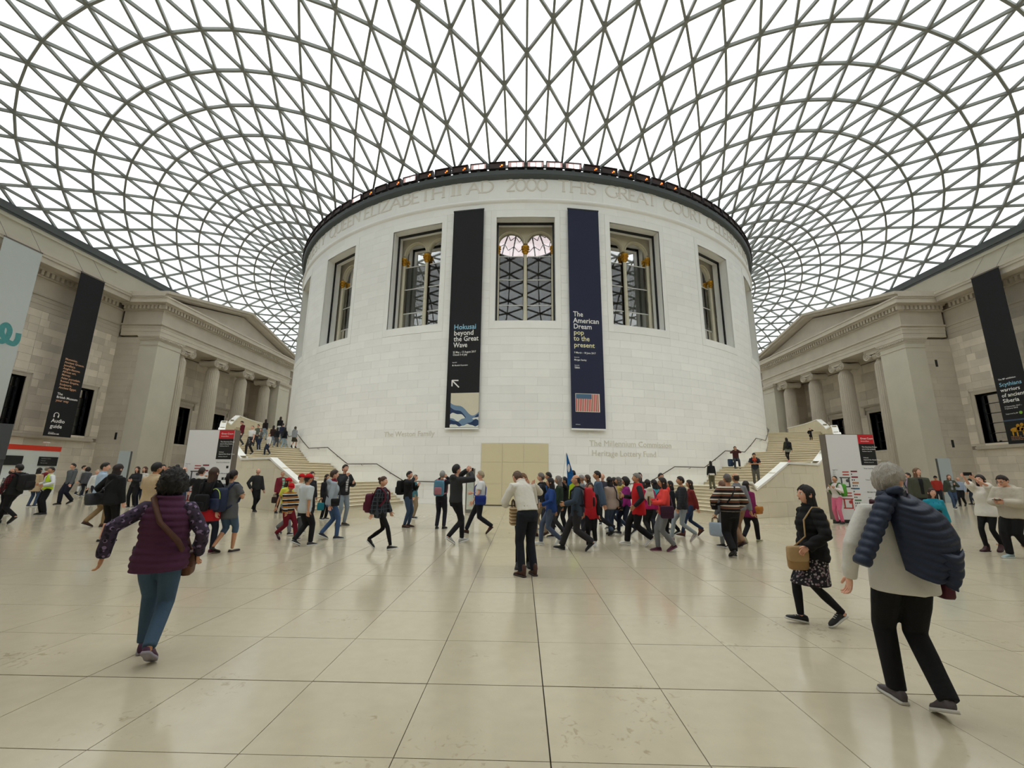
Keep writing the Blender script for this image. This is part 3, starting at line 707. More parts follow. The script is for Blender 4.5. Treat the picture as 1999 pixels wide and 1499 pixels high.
            for y_ in np.linspace(-.4, .4, 5): cp.ball((-.80, y_, 12.98), (.06, .075, .10), 6, 5); cp.ball((.80, y_, 12.98), (.06, .075, .10), 6, 5)
            cp.box((-.88, -.92, 13.42), (.88, .92, 13.60)); d = cp.build('capital', M_wall2, c); proto = (a, b, d)
        else:
            for o in proto: q = o.copy(); COL.objects.link(q); q.parent = c
    # entablature of the portico
    ya, yb = PY0-.2, PY1+.2
    ar = MB()
    for k, (za, zb) in enumerate(((13.6, 13.95), (13.95, 14.27), (14.27, 14.55))): e = .03*k; sx_box(ar, s, XA+.08-e, XW-.3, ya-e+.1, yb+e-.1, za, zb)
    sx_box(ar, s, XA-.1, XW-.3, ya-.08, yb+.08, 14.55, 14.68); add(ar, 'architrave', M_wall2)
    fr = MB(); sx_box(fr, s, XA+.1, XW-.3, ya+.1, yb-.1, 14.68, 15.9); add(fr, 'frieze', M_wall2)
    dn = MB(); sx_box(dn, s, XA-.05, XW-.3, ya-.05, yb+.05, 15.9, 16.0)
    for y in np.arange(ya-.25, yb+.25, .36): sx_box(dn, s, XA-.3, XA+.1, y, y+.2, 16.0, 16.34)
    for x in np.arange(XA+.1, XW-.6, .36):
        for yy in (ya-.28, yb-.0): sx_box(dn, s, x, x+.2, yy, yy+.28, 16.0, 16.34)
    add(dn, 'dentils', M_wall2, kind='stuff')
    cn = MB()
    for za, zb, e in ((16.0, 16.34, .02), (16.34, 16.46, .36), (16.46, 16.86, .68), (16.86, 17.0, .74)): sx_box(cn, s, XA-e, XW-.3, ya-e, yb+e, za, zb)
    sx_box(cn, s, XA+1.3, XW-.3, ya-.78, yb+.78, 17.0, ZC); add(cn, 'cornice', M_wall2)
    # pediment
    ye0, ye1, zb_, zt = ya-.8, yb+.8, 17.0, 19.55
    ty = MB(); ty.extrude([(YC-(YC-ye0)*.93, zb_), (YC+(ye1-YC)*.93, zb_), (YC, zt-.15)], 0, s*(XA+.25), s*(XW-.4)); add(ty, 'tympanum', M_wall2)
    rk = MB()
    for sg, ye in ((-1, ye0), (1, ye1)):
        for off, th_, e in ((0.0, .22, .55), (.22, .26, .80)):
            p0 = (ye, zb_+off-.02); p1 = (YC, zt+off-.02)
            rk.extrude([p0, p1, (p1[0], p1[1]+th_), (p0[0], p0[1]+th_)], 0, s*(XA-e), s*(XW-.35))
    add(rk, 'raking_cornice', M_wall2)
    for px, py in (((226, 851),) if s < 0 else ((1860, 866), (1828, 709))):
        P_ = on_plane(px, py, 0, s*(XW-.05)); xx = XW-.05
        if P_[1] > PY0: P_ = on_plane(px, py, 1, PY0-.01); m = MB(); m.box((P_[0]-.09, PY0-.03, P_[2]-.3), (P_[0]+.09, PY0+.02, P_[2]+.3))
        else: m = MB(); sx_box(m, s, xx-.02, xx+.05, P_[1]-.09, P_[1]+.09, P_[2]-.3, P_[2]+.3)
        m.build('vent_slot', M_dark, wl)
    return wl
side(-1, 'left'); side(1, 'right')
for nm, y0_, y1_ in (('front', -52.2, -51.2), ('back', 46.1, 47.1)):
    w = struct('wall_'+nm); MB().box((-37.6, y0_, 0), (37.6, y1_, 19.6)).build('wall_core', M_wall2, w)
# ================================================================== the two curved staircases
ST = []   # (a0, a1, z0, z1): flights and landings
for a0, a1, z0, z1 in ((17.5, 22.4, 0, 1.17), (22.4, 28.2, 1.17, 1.17), (28.2, 33.5, 1.17, 2.25), (33.5, 39.5, 2.25, 2.25), (39.5, 45, 2.25, 3.33), (45, 51.7, 3.33, 3.33), (51.7, 58, 3.33, 4.4),
                       (58, 64, 4.4, 4.4), (64, 70, 4.4, 5.5), (70, 88, 5.5, 5.5)): ST.append((a0, a1, z0, z1))
def stair_z(a):
    for a0, a1, z0, z1 in ST:
        if a <= a1: return z0+(z1-z0)*max(0, a-a0)/(a1-a0)
    return 5.5
def r_out(a): return 29.95-.085*(a-18) if a < 50 else 27.23
def ringblock(s, a0, a1, r0, r1, z0a, z1a, z1b, n=2):
    V = []
    for t in np.linspace(0, 1, n):
        a = a0+(a1-a0)*t; zt = z1a+(z1b-z1a)*t
        V += [pol(r0(a), s*a, z0a), pol(r1(a), s*a, z0a), pol(r1(a), s*a, zt), pol(r0(a), s*a, zt)]
    F = [(0, 1, 2, 3), tuple(4*(n-1)+i for i in (3, 2, 1, 0))]
    for k in range(n-1): F += [(4*k+i, 4*k+(i+1) % 4, 4*k+4+(i+1) % 4, 4*k+4+i) for i in range(4)]
    return np.array(V), F
M_railm = mat('bronze_handrail', '#4b4338', .35, metal=.7)
STAIRS = {}; M_shade = mat('step_painted_shade', '#8d7f60', .8)  # darker strip that paints the shade below each step nosing
for s, nm in ((-1, 'left'), (1, 'right')):
    st = thing('staircase', 'cream stone staircase curving up round the white building, %s' % ('crowded with people' if s < 0 else 'with only a few people on it'), 'staircase', pol(26, s*17.5, 0)); STAIRS[nm] = st
    inv = Matrix.Translation(Vector(pol(26, s*17.5, 0))*-1)
    def put(mb, n_, m_, kind=None, par=st, smooth=False):
        o = mb.build(n_, m_, par, smooth, kind)
        if par is st: o.matrix_parent_inverse = inv
        return o
    ri = lambda a: RD+.03; ro = lambda a: r_out(a)-.28
    for a0, a1, z0, z1 in ST:
        if z0 == z1: V, F = ringblock(s, a0, a1, ri, ro, max(0, z0-.6), z0, z0, 5); put(MB().add(V, F), 'landing', M_step)
        else:
            n = round((z1-z0)/.155)
            for k in range(n):
                b0 = a0+(a1-a0)*k/n; b1 = a0+(a1-a0)*(k+1)/n; zt = z0+(z1-z0)*(k+1)/n
                V, F = ringblock(s, b0, b1+.02, ri, ro, max(0, zt-.6), zt, zt, 2); m = MB().add(V, F)
                V, F = ringblock(s, b0-.11, b0+.09, ri, ro, zt-.04, zt+.002, zt+.002, 2); m.add(V, F); V, F = ringblock(s, b0-.03, b0+.05, ri, ro, zt-.062, zt-.04, zt-.04, 2); m.add(V, F, 1); put(m, 'step', [M_step, M_shade])
    # outer balustrade wall of coursed blocks, coping
    wall = bpy.data.objects.new('balustrade', None); COL.objects.link(wall); wall.parent = st; wall.matrix_parent_inverse = inv
    top = lambda a: stair_z(a-.6)+1.03 if a > 17.9 else 1.36
    rin = lambda a: r_out(a)-.28; rou = lambda a: r_out(a)
    P = []; cols = list(np.arange(17.0, 86, 2.6))
    for i, (a0, a1) in enumerate(zip(cols[:-1], cols[1:])):
        for k in range(12):
            z0, z1 = k*.6, (k+1)*.6; sh = 1.3 if k % 2 else 0; b0, b1 = (max(17.0, a0-sh), a1-sh); n = 3
            lo = min(top(b0), top(b1)); 
            if z0 >= max(top(b0), top(b1)): break
            ta, tb = min(z1, max(top(b0), z0+.01)), min(z1, max(top(b1), z0+.01)); g = .006
            V = []
            for t in np.linspace(0, 1, n):
                a = b0+.012+(b1-b0-.024)*t; tm = min(z1, max(top(b0+(b1-b0)*t), z0+.02))-g
                V += [pol(rin(a), s*a, z0+g), pol(rou(a), s*a, z0+g), pol(rou(a), s*a, tm), pol(rin(a), s*a, tm)]
            F = [(0, 1, 2, 3), (11, 10, 9, 8)]
            for q in range(n-1): F += [(4*q+j, 4*q+(j+1) % 4, 4*q+4+(j+1) % 4, 4*q+4+j) for j in range(4)]
            P.append((np.array(V), F, 0))
    pieces(wall, 'stone', P, [M_cream])
    inn = MB(); an = np.arange(17.1, 85, .9)
    inn.loft([[pol(rin(a)+.01, s*a, 0), pol(rou(a)-.01, s*a, 0), pol(rou(a)-.01, s*a, top(a)-.02), pol(rin(a)+.01, s*a, top(a)-.02)] for a in an]); inn.build('balustrade_core', M_cream, wall)
    cp = MB(); an = np.unique(np.concatenate([np.arange(17.0, 85, .45), [18.4, 23.0, 28.8, 34.1]]))
    cp.loft([[pol(rin(a)-.05, s*a, top(a)), pol(rou(a)+.05, s*a, top(a)), pol(rou(a)+.05, s*a, top(a)+.09), pol(rin(a)-.05, s*a, top(a)+.09)] for a in an]); put(cp, 'coping', M_coping)
    # handrail on the drum
    pts = [(12.3, 1.2), (17.4, 1.22), (22.3, 2.18), (28.2, 2.18), (33.5, 3.24), (39.5, 3.26), (45, 4.3), (51.3, 4.3), (58, 5.42), (64, 5.42), (70, 6.5), (78, 6.5)]
    hp = []
    for (a0, z0), (a1, z1) in zip(pts[:-1], pts[1:]):
        for t in np.linspace(0, 1, 5)[:-1]: hp.append(pol(RD+.13, s*(a0+(a1-a0)*t), z0+(z1-z0)*t))
    hr = MB().tube(hp, .026, 8); put(hr, 'handrail', M_railm, smooth=True)
    for k in range(2, len(hp), 4):
        p = hp[k]; b = MB(); q = np.array(p); o = q*np.array([(RD-.0)/(RD+.13)]*2+[1]); b.tube([q, q-(0, 0, .07), (o[0], o[1], q[2]-.08)], .012, 5); put(b, 'rail_bracket', M_railm)

# ================================================================== banners and posters
M_blackcloth = mat('black_banner_cloth', '#151618', .75, var=.08); M_navycloth = mat('navy_banner_cloth', '#20263f', .75, var=.06); M_greycloth = mat('pale_grey_banner_cloth', '#bcc2c0', .7, var=.05)
M_tw = mat('white_print', '#e9e9e6', .7); M_tb = mat('light_blue_print', '#8fc3dc', .7); M_ty = mat('pale_yellow_print', '#e6e2b4', .7); M_to = mat('peach_print', '#d8a582', .7); M_tk = mat('black_print', '#17181a', .6)
M_red = mat('red_print', '#c4202a', .55); M_sign = mat('white_sign_board', '#dcdcdd', .45); M_signside = mat('bronze_sign_edge', '#6a6157', .5)
class Face:
    """flat face: origin O, unit axes u (right), v (up), n (towards viewer)"""
    def __init__(f, O, u, v): f.O = np.array(O, float); f.u = np.array(u, float); f.v = np.array(v, float); f.n = np.cross(f.u, f.v)
    def uv(f, x, y):
        d = ray(x, y); t = ((f.O-CAM)@f.n)/(d@f.n); p = CAM+d*t-f.O; return p@f.u, p@f.v
    def P(f, a, b, e=0.0): return f.O+f.u*a+f.v*b+f.n*e
def ftext(F, s, a, b, cap, m, parent, bold=.012, name='lettering', align='LEFT', sp=1.0, width=None):
    V, Fc = text_geo(s, cap/.69, bold*cap/.69, align, sp)
    if len(V) == 0: return
    if width: V[:, 0] *= width/max(V[:, 0].max(), 1e-3)
    W = F.O+np.outer(a+V[:, 0], F.u)+np.outer(b+V[:, 1], F.v)+F.n*.004
    o = MB().add(W, Fc).build(name, m, parent); return o
def frect(F, a0, a1, b0, b1, m, parent, name, e=.003, t=.002):
    V = [F.P(a, b, k) for k in (e-t, e) for a, b in ((a0, b0), (a1, b0), (a1, b1), (a0, b1))]
    return MB().hexa(np.array(V)).build(name, m, parent)
def fslab(F, a0, a1, b0, b1, t, m, parent, name): return frect(F, a0, a1, b0, b1, m, parent, name, 0.0, t)
def fpoly(F, pts, m, parent, name, e=.004):
    k = len(pts); V = [F.P(a, b, e) for a, b in pts]+[F.P(a, b, e-.003) for a, b in pts]
    return MB().add(V, [tuple(range(k)), tuple(range(2*k-1, k-1, -1))]+[(i, k+i, k+(i+1) % k, (i+1) % k) for i in range(k)]).build(name, m, parent)
def root_at(F, a, b, name, label, cat):
    p = F.P(a, b); t = thing(name, label, cat, p); return t
def fix(t):
    for c in t.children_recursive:
        if c.parent is t: c.matrix_parent_inverse = Matrix.Translation(-t.location)

def hang_wires(F, T, s, w, h):
    for a in (.12, w-.12):
        p = F.P(a, h+.05, 0); q = (s*36.33, p[1], 19.1); MB().tube([p, q], .012, 5).build('suspension_wire', M_signside, T)
def px_lines(F, T, L, size_px_ref=None):
    for s, x, y, h, m, *w in L:
        a, b = F.uv(x, y); a2, b2 = F.uv(x, y-h); kw = {}
        if w and w[0]: a3, _ = F.uv(w[0], y); kw['width'] = a3-a
        ftext(F, s, a, b, b2-b, m, T, **kw)
# on the drum: two hanging banners
def drum_banner(deg, half, z0, z1, m, label):
    O = np.array(pol(RD+.16, deg, z0)); u = np.array((math.cos(R(deg)), math.sin(R(deg)), 0)); F = Face(O, u, (0, 0, 1))
    T = root_at(F, 0, 0, 'banner', label, 'banner'); fslab(F, -half, half, 0, z1-z0, .03, m, T, 'cloth'); frect(F, -half-.02, half+.02, -.06, .03, M_tw, T, 'bottom_rail', .012, .05)
    frect(F, -half-.02, half+.02, z1-z0-.03, z1-z0+.05, M_dark, T, 'top_rail', .012, .05); return F, T
F, T = drum_banner(-8.93, .97, 4.16, 17.83, M_blackcloth, 'tall black banner with a white arrow and blue wave picture on the round building')
px_lines(F, T, [('Hokusai', 886, 643.5, 9.5, M_tb, 929), ('beyond', 886, 655, 9.5, M_tw, 924), ('the Great', 885.5, 666.5, 9.5, M_tw, 934), ('Wave', 885, 678.5, 9.5, M_tw, 912), ('25 May – 13 August 2017', 884, 689.5, 3.6, M_tw, 929), ('Closed 3–6 July', 884, 694.5, 3.6, M_tw, 912),
                ('Supported by', 883, 708.5, 1.8, M_tw, 892), ('Mitsubishi Corporation', 887, 714.5, 2.6, M_tw, 913)])
a, b = F.uv(882.5, 714.5); fpoly(F, [(a, b), (a+.1, b), (a+.05, b+.1)], M_tw, T, 'logo')
for x0, y0, x1, y1 in ((882.5, 742.5, 895, 742.5), (882.8, 742, 882.3, 754), (883, 743, 896, 756)):
    p, q = np.array(F.uv(x0, y0)), np.array(F.uv(x1, y1)); d = (q-p)/np.linalg.norm(q-p); n_ = np.array((-d[1], d[0]))*.035; fpoly(F, [p-n_, q-n_, q+n_, p+n_], M_tw, T, 'arrow')
# picture at the foot: a plain seascape stand-in
M_sky = mat('cream_picture_paper', '#d3ccb6', .7, var=.1); M_b1 = mat('picture_dark_blue', '#22375c', .7); M_b2 = mat('picture_mid_blue', '#6d88a4', .7); M_b3 = mat('picture_foam', '#dfe2d8', .7)
a0, b1 = F.uv(880.5, 767.5); a1 = .97; b0 = .05; frect(F, a0, a1, b0, b1, M_sky, T, 'picture', .004)
def hills(m, base, amp, ph, e, fr):
    xs = np.linspace(a0, a1, 40); t = (xs-a0)/(a1-a0); ys = base+amp*np.sin(t*fr+ph)+.3*amp*np.sin(t*fr*2.7+ph*2); fpoly(F, [(a0, b0)]+[(x, max(b0+.01, y)) for x, y in zip(xs, ys)]+[(a1, b0)], m, T, 'picture_wave', e)
hills(M_b2, b0+1.12, .36, 1.9, .006, 3.4); hills(M_b1, b0+.82, .34, 1.6, .008, 4.2); hills(M_b3, b0+.62, .2, .4, .010, 6.0); hills(M_b2, b0+.48, .12, 2.2, .012, 9.0); hills(M_b1, b0+.28, .14, 1.0, .014, 7.5); hills(M_b3, b0+.12, .06, .3, .016, 12)
fix(T)
F, T = drum_banner(8.98, .98, 4.16, 17.83, M_navycloth, 'tall navy blue banner with a red striped picture on the round building')
px_lines(F, T, [('The', 1119, 617, 9.5, M_tw, 1138), ('American', 1119, 629.5, 9.5, M_tw, 1169), ('Dream', 1119.5, 641, 9.5, M_tw, 1155), ('pop', 1120, 652.5, 9, M_ty, 1140), ('to the', 1120, 664.5, 9.5, M_ty, 1151), ('present', 1120.5, 677, 9, M_ty, 1161), ('9 March – 18 June 2017', 1121, 689.5, 3.4, M_tw, 1163), ('Sponsored by', 1121, 697.8, 1.8, M_tw, 1131),
                ('Morgan Stanley', 1121, 703.5, 3.2, M_tw, 1145), ('Supported by', 1121.5, 713.5, 1.8, M_tw, 1131), ('TERRA', 1121.5, 719, 3.4, M_tw, 1132), ('britishmuseum', 1124, 829, 1.8, M_tw, 1133)])
M_pr = mat('picture_red', '#b8413c', .7); M_pw = mat('picture_white', '#d9d4c4', .7); M_pb = mat('picture_blue', '#4b6a86', .7)
a0, b1 = F.uv(1123, 767.5); a1, b0 = F.uv(1171.5, 805); b1 = F.uv(1123, 767.5)[1]; frect(F, a0, a1, b0, b1, M_pw, T, 'picture', .004)
nst = 13
for k in range(nst):
    x0 = a0+.03+(a1-a0-.06)*k/nst; frect(F, x0, x0+(a1-a0)/nst*.55, b0+.03, b1-.03, M_pr, T, 'picture_stripe', .006)
frect(F, a0+.03, a0+.95, b0+.75, b1-.03, M_pb, T, 'picture_block', .008)
fix(T)
# on the side walls
def wall_face(s, xf, y0, z0):
    return Face((s*xf, y0, z0), (0, -s*1.0, 0) if s > 0 else (0, 1.0, 0), (0, 0, 1))
F = wall_face(-1, 34.9, -16.13, 4.1); T = root_at(F, .97, 0, 'banner', 'black audio guide banner with peach lettering and a headphone symbol on the stone wall', 'banner')
fslab(F, 0, 1.95, 0, 12.85, .03, M_blackcloth, T, 'cloth'); frect(F, -.02, 1.97, 12.82, 12.92, M_signside, T, 'top_rail', .012, .05)
L = ['Mummies.', 'Ancient Greece.', 'Jewellery.', 'Anglo-Saxons.', 'African art.', 'Money.', 'Asian porcelain.', 'Roman Empire.', 'Sculpture.', 'Ancient Egypt.']
for k, t_ in enumerate(L): ftext(F, t_, .30, 5.78-.245*k, .155, M_to, T, .02)
for k, (t_, m) in enumerate((('The', M_tw), ('British Museum', M_tw), ('your way', M_to))): ftext(F, t_, .30, 3.08-.245*k, .17, m, T, .02)
ftext(F, 'Audio', .32, 1.02, .27, M_tw, T, .015); ftext(F, 'guide', .32, .62, .27, M_tw, T, .015); ftext(F, 'Supported by', .30, .26, .05, M_tw, T); ftext(F, 'KOREAN AIR', .30, .14, .09, M_tw, T, .03)
ic = MB(); ic.tube([F.P(.58+.17*math.cos(t), 1.56+.19*math.sin(t), .012) for t in np.linspace(-.3, PI+.3, 15)], .022, 5)
for sx in (-1, 1): ic.ball(F.P(.58+sx*.15, 1.47, .012), (.02, .05, .09), 8, 5)
ic.build('headphone_symbol', M_tw, T); hang_wires(F, T, -1, 1.95, 12.87); fix(T)
F = wall_face(-1, 34.9, -21.3, 4.9); T = root_at(F, 1, 0, 'banner', 'pale grey banner with a turquoise loop picture on the stone wall', 'banner')
fslab(F, 0, 2.35, 0, 12.05, .03, M_greycloth, T, 'cloth'); frect(F, -.02, 2.37, 12.02, 12.12, M_signside, T, 'top_rail', .012, .05)
M_tq = mat('turquoise_print', '#4a8f8f', .6, var=.5, vscale=14)
lp = MB(); 
cl_ = np.array([(-.1, 3.1), (.45, 3.05), (.75, 2.6), (1.0, 2.05), (1.35, 1.95), (1.6, 2.35), (1.65, 2.9), (1.4, 3.25), (1.15, 3.0), (1.2, 2.5), (1.6, 2.1), (2.05, 2.0), (2.2, 2.4), (2.15, 2.85)]); tt_ = np.arange(len(cl_)); tq = np.linspace(0, len(cl_)-1, 60)
cx_, cy_ = np.interp(tq, tt_, cl_[:, 0]), np.interp(tq, tt_, cl_[:, 1])+3.1
for _ in range(3): cx_[1:-1] = (cx_[:-2]+2*cx_[1:-1]+cx_[2:])/4; cy_[1:-1] = (cy_[:-2]+2*cy_[1:-1]+cy_[2:])/4
tx_, ty_ = np.gradient(cx_), np.gradient(cy_); ln_ = np.hypot(tx_, ty_)+1e-9; L1 = [F.P(x-b_/l*.17, y+a_/l*.17, .005+.0001*i_) for i_, (x, y, a_, b_, l) in enumerate(zip(cx_, cy_, tx_, ty_, ln_))]; L2 = [F.P(x+b_/l*.17, y-a_/l*.17, .005+.0001*i_) for i_, (x, y, a_, b_, l) in enumerate(zip(cx_, cy_, tx_, ty_, ln_))]
lp.add(L1+L2, [(i, i+1, 60+i+1, 60+i) for i in range(59)]); lp.build('picture', M_tq, T); hang_wires(F, T, -1, 2.35, 12.07); fix(T)
F = wall_face(1, 34.9, -14.72, 4.15); T = root_at(F, .97, 0, 'banner', 'black banner with pale blue and white lettering above a gold picture', 'banner')
fslab(F, 0, 1.97, 0, 12.85, .03, M_blackcloth, T, 'cloth'); frect(F, -.02, 1.99, 12.82, 12.92, M_signside, T, 'top_rail', .012, .05)
for t_, v, c, m, b in (('The BP exhibition', 4.62, .11, M_tw, .01), ('Scythians', 4.15, .27, M_tb, .01), ('warriors', 3.76, .25, M_tw, .01), ('of ancient', 3.36, .26, M_tw, .01), ('Siberia', 2.96, .27, M_tw, .01), ('14 September 2017 –', 2.62, .09, M_tw, 0), ('14 January 2018', 2.48, .09, M_tw, 0), ('Supported by BP', 2.10, .08, M_tw, 0),
                     ('Organised with the', .48, .06, M_to, 0), ('State Hermitage Museum,', .37, .06, M_to, 0), ('St Petersburg, Russia', .26, .06, M_to, 0)): ftext(F, t_, .26, v, c, m, T, b)
M_grn = mat('green_logo', '#7fae3a', .6); fpoly(F, [(1.22+.12*(1 if k % 2 else .8)*math.cos(k*PI/9), 2.14+.12*(1 if k % 2 else .8)*math.sin(k*PI/9)) for k in range(18)], M_grn, T, 'logo', .006)
M_glow = mat('picture_blue_dusk', '#45536b', .7); frect(F, 0, 1.97, 1.62, 1.72, M_glow, T, 'picture_horizon', .005)
gd = MB()
for a, b, ra_, rb_ in ((.62, .98, .30, .16), (.95, 1.02, .22, .17), (1.25, .95, .28, .16), (.85, 1.22, .12, .16), (1.1, 1.3, .11, .12), (.45, .74, .05, .2), (.72, .70, .05, .22), (1.1, .68, .05, .22), (1.38, .72, .05, .2), (1.5, 1.15, .16, .1)):
    gd.add([F.P(a+ra_*math.cos(t), b+rb_*math.sin(t), .006) for t in np.linspace(0, 2*PI, 12, endpoint=False)], [tuple(range(12))])
gd.build('picture', M_gold, T); hang_wires(F, T, 1, 1.97, 12.87); fix(T)

# ================================================================== map boards, info post, pylons, desks
def map_board(x0, y0, w, label, mirror=False, rz=0.0):
    """tall sign: main map panel and a narrow column with a red head"""
    T = thing('map_board', label, 'sign', (x0+w/2, y0, 0), rz)
    h = 3.26; F = Face((-w/2, 0, 0), (1, 0, 0), (0, 0, 1))
    fslab(F, 0, w, .10, h, .30, M_signside, T, 'case'); frect(F, .03, w-.02, .12, h-.02, M_sign, T, 'front_panel', .012, .012); fslab(F, .05, w-.05, 0, .10, .25, M_dark, T, 'foot')
    c0 = w*.665; cw = w-c0-.03
    frect(F, c0, c0+cw, h-.36, h-.02, M_red, T, 'red_header', .018); frect(F, c0, c0+cw, h-1.16, h-.36, M_tk, T, 'black_panel', .018)
    def tx(s, a, b, c, m, **k):
        V, Fc = text_geo(s, c/.69, .015*c); MB().add(F.O+np.outer(a+V[:, 0], F.u)+np.outer(b+V[:, 1], F.v)+F.n*.024, Fc).build('lettering', m, T)
    tx('Great Court', c0+.09, h-.19, .065, M_tw); tx('Ground floor', c0+.09, h-.28, .04, M_tw)
    tx('The American Dream', c0+.1, h-.50, .045, M_tw); tx('pop to the present', c0+.1, h-.58, .045, M_tw); tx('Exhibition, Room 30', c0+.1, h-.66, .03, M_tw); tx('Hokusai', c0+.1, h-.90, .04, M_tw); tx('beyond the Great Wave', c0+.1, h-.98, .045, M_tw); tx('Exhibition, Room 35', c0+.1, h-1.07, .03, M_tw)
    tx('Great Court Restaurant', c0+.05, h-1.30, .038, M_tk); tx('Tickets and Membership', c0+.05, h-1.72, .038, M_tk); tx('Montague Street', c0+.05, h-2.16, .04, M_tk); tx('Shops', c0+.05, h-2.36, .035, M_tk); tx('Toilets', c0+.05, h-2.62, .035, M_tk)
    for b, n in ((1.46, 1), (1.9, 2), (2.48, 2), (2.76, 3)):
        for k in range(n): frect(F, c0+cw-.14-.12*k, c0+cw-.05-.12*k, h-b-.05, h-b+.05, M_tk, T, 'symbol', .018)
    cols_ = ['#7a2030', '#7a2030', '#b9742c', '#2f5f86', '#b03a30', '#3f6f46', '#5a3848', '#3a2c34', '#3a2c34']
    for k, cc in enumerate(cols_): 
        m = mat('map_key_'+cc[1:], cc, .6); b = h-1.42-.21*k; frect(F, w*.42, w*.55, b, b+.05, m, T, 'key_bar', .018)
        for q in range(1+k % 3): fpoly(F, [(w*.43+.07*q+.02*math.cos(t), b-.08+.03*math.sin(t)) for t in np.linspace(0, 2*PI, 6, endpoint=False)], M_tk, T, 'key_symbol', .018)
    M_mp = mat('map_line', '#4a4a4c', .6); M_mr = mat('map_red_line', '#b5403c', .6)
    for b0, m in ((h-1.98, M_mp), (h-2.75, M_mr)):
        for q in ((.17, .20, 0, .36), (.34, .37, 0, .36), (.15, .39, .33, .37), (.15, .36, 0, .04), (.37, .45, -.06, -.02)): frect(F, w*.9*q[0]+.08, w*.9*q[1]+.08, b0+q[2], b0+q[3], m, T, 'map_plan', .018)
        fpoly(F, [(w*.33+.06*math.cos(t), b0+.24+.06*math.sin(t)) for t in np.linspace(0, 2*PI, 14, endpoint=False)], m, T, 'map_plan', .018)
        for k in range(2): frect(F, w*.25, w*.38, b0+.44+.1*k, b0+.48+.1*k, M_mr, T, 'map_plan', .018)
        tx('Upper floor' if m is M_mp else 'Ground floor', .10, b0+.62, .03, M_tk)
        for k in range(3): tx('Levels %d' % (k+1), .10, b0+.54-.08*k, .022, M_tk)
    return T
map_board(-13.46, -29.8, 1.92, 'white map board with a red header in front of the crowded staircase', rz=R(-1))
map_board(11.42, -29.9, 1.86, 'white map board with a red header, child with a green backpack before it', rz=R(1))
# glass information post in front of the drum
t = thing('info_post', 'slim clear acrylic information post standing before the round building', 'sign', (-2.40, -27.5, 0)); M_acr = glass_mat('clear_acrylic', (.90, .92, .90), 1.6)
m = MB(); m.box((-.17, -.09, .12), (.17, -.07, 1.86)); m.build('front_sheet', M_acr, t); m = MB(); m.box((-.17, .07, .12), (.17, .09, 1.86)); m.build('back_sheet', M_acr, t)
m = MB(); m.box((-.18, -.10, 0), (.18, .10, .13)); m.build('base', mat('grey_metal_base', '#77756a', .5), t)
for sx in (-1, 1): m = MB(); m.box((sx*.175-.012, -.1, .12), (sx*.175+.012, .1, 1.87)); m.build('edge_post', M_signside, t)
F = Face((-.15, -.06, 1.30), (1, 0, 0), (0, 0, 1)); frect(F, 0, .30, 0, .52, mat('grey_printed_sheet', '#a9aaa2', .6), t, 'printed_sheet', 0)
for s_, b in (('Reading Room', .45), ('closed', .40)): ftext(F, s_, .03, b, .03, M_tk, t)
fpoly(F, [(.10, .24), (.20, .24), (.15, .33)], M_tk, t, 'symbol'); fpoly(F, [(.10, .20), (.20, .20), (.15, .11)], M_tk, t, 'symbol')
# pale slanted-looking pylons by the side walls
for s, lab, px in ((-1, 'pale upright sign pylon on the same side as the ticket kiosk', (-30.0, -14.6)), (1, 'pale upright sign pylon beside the person in a red jacket and cap', (30.2, -14.6))):
    t = thing('sign_pylon', lab, 'sign', (px[0], px[1], 0), R(20 if s < 0 else -20))
    m = MB(); m.box((-.34, -.02, 0), (.34, .02, 3.12)); m.build('front_panel', mat('pale_blue_grey_panel', '#a9b3b4', .5), t); m = MB(); m.box((-.34, .02, 0), (.34, .3, 3.1)); m.build('case', M_rim, t)
# ticket desk on the left
F0 = (-33.0, -16.4, 0); t = thing('ticket_desk', 'white ticket kiosk with a red top band and black screens', 'kiosk', (-33.0, -18.0, 0))
m = MB(); m.box((-1.2, -3.3, 0), (0, 1.55, 2.94)); m.build('body', mat('white_kiosk_panel', '#c6cac6', .5), t); m = MB(); m.box((-1.22, -3.35, 2.94), (.02, 1.58, 3.26)); m.build('red_band', mat('orange_red_band', '#c8321c', .5), t)
for y in (.27, -1.9): m = MB(); m.box((0, y, 1.93), (.05, y+1.2, 2.54)); sc_ = m.build('screen', M_tk, t)
F = Face((.055, .27, 1.93), (0, 1, 0), (0, 0, 1))
for k, s_ in enumerate(('Exhibition tickets', 'Hokusai', 'Membership')): ftext(F, s_, .12, .46-.15*k, .06, mat('grey_screen_text', '#8b8b88', .6), t)
m = MB(); m.box((0, -3.0, 0), (.55, 1.2, 1.05)); m.build('counter', M_white, t)
m = MB(); m.tube([(-.5, 1.0, 3.2), (-.5, 1.0, 3.52)], .025, 6); m.box((-.62, .86, 3.5), (-.38, 1.1, 3.58)); m.build('camera_mount', M_white, t)
# dark board at the left edge
t = thing('display_board', 'dark grey display board standing in front of the ticket kiosk', 'sign', (-18.25, -33.0, 0), R(50)); m = MB(); m.box((-.9, -.1, .0), (.9, .1, 3.12)); m.build('panel', mat('dark_grey_panel', '#3b3d40', .5), t); m = MB(); m.box((-.92, -.13, 0), (.92, .13, .1)); m.build('foot', M_dark, t)
m = MB(); m.box((-.92, -.12, 1.95), (.92, -.1, 3.14)); m.build('upper_panel', mat('dark_grey_panel_upper', '#46494c', .5), t)
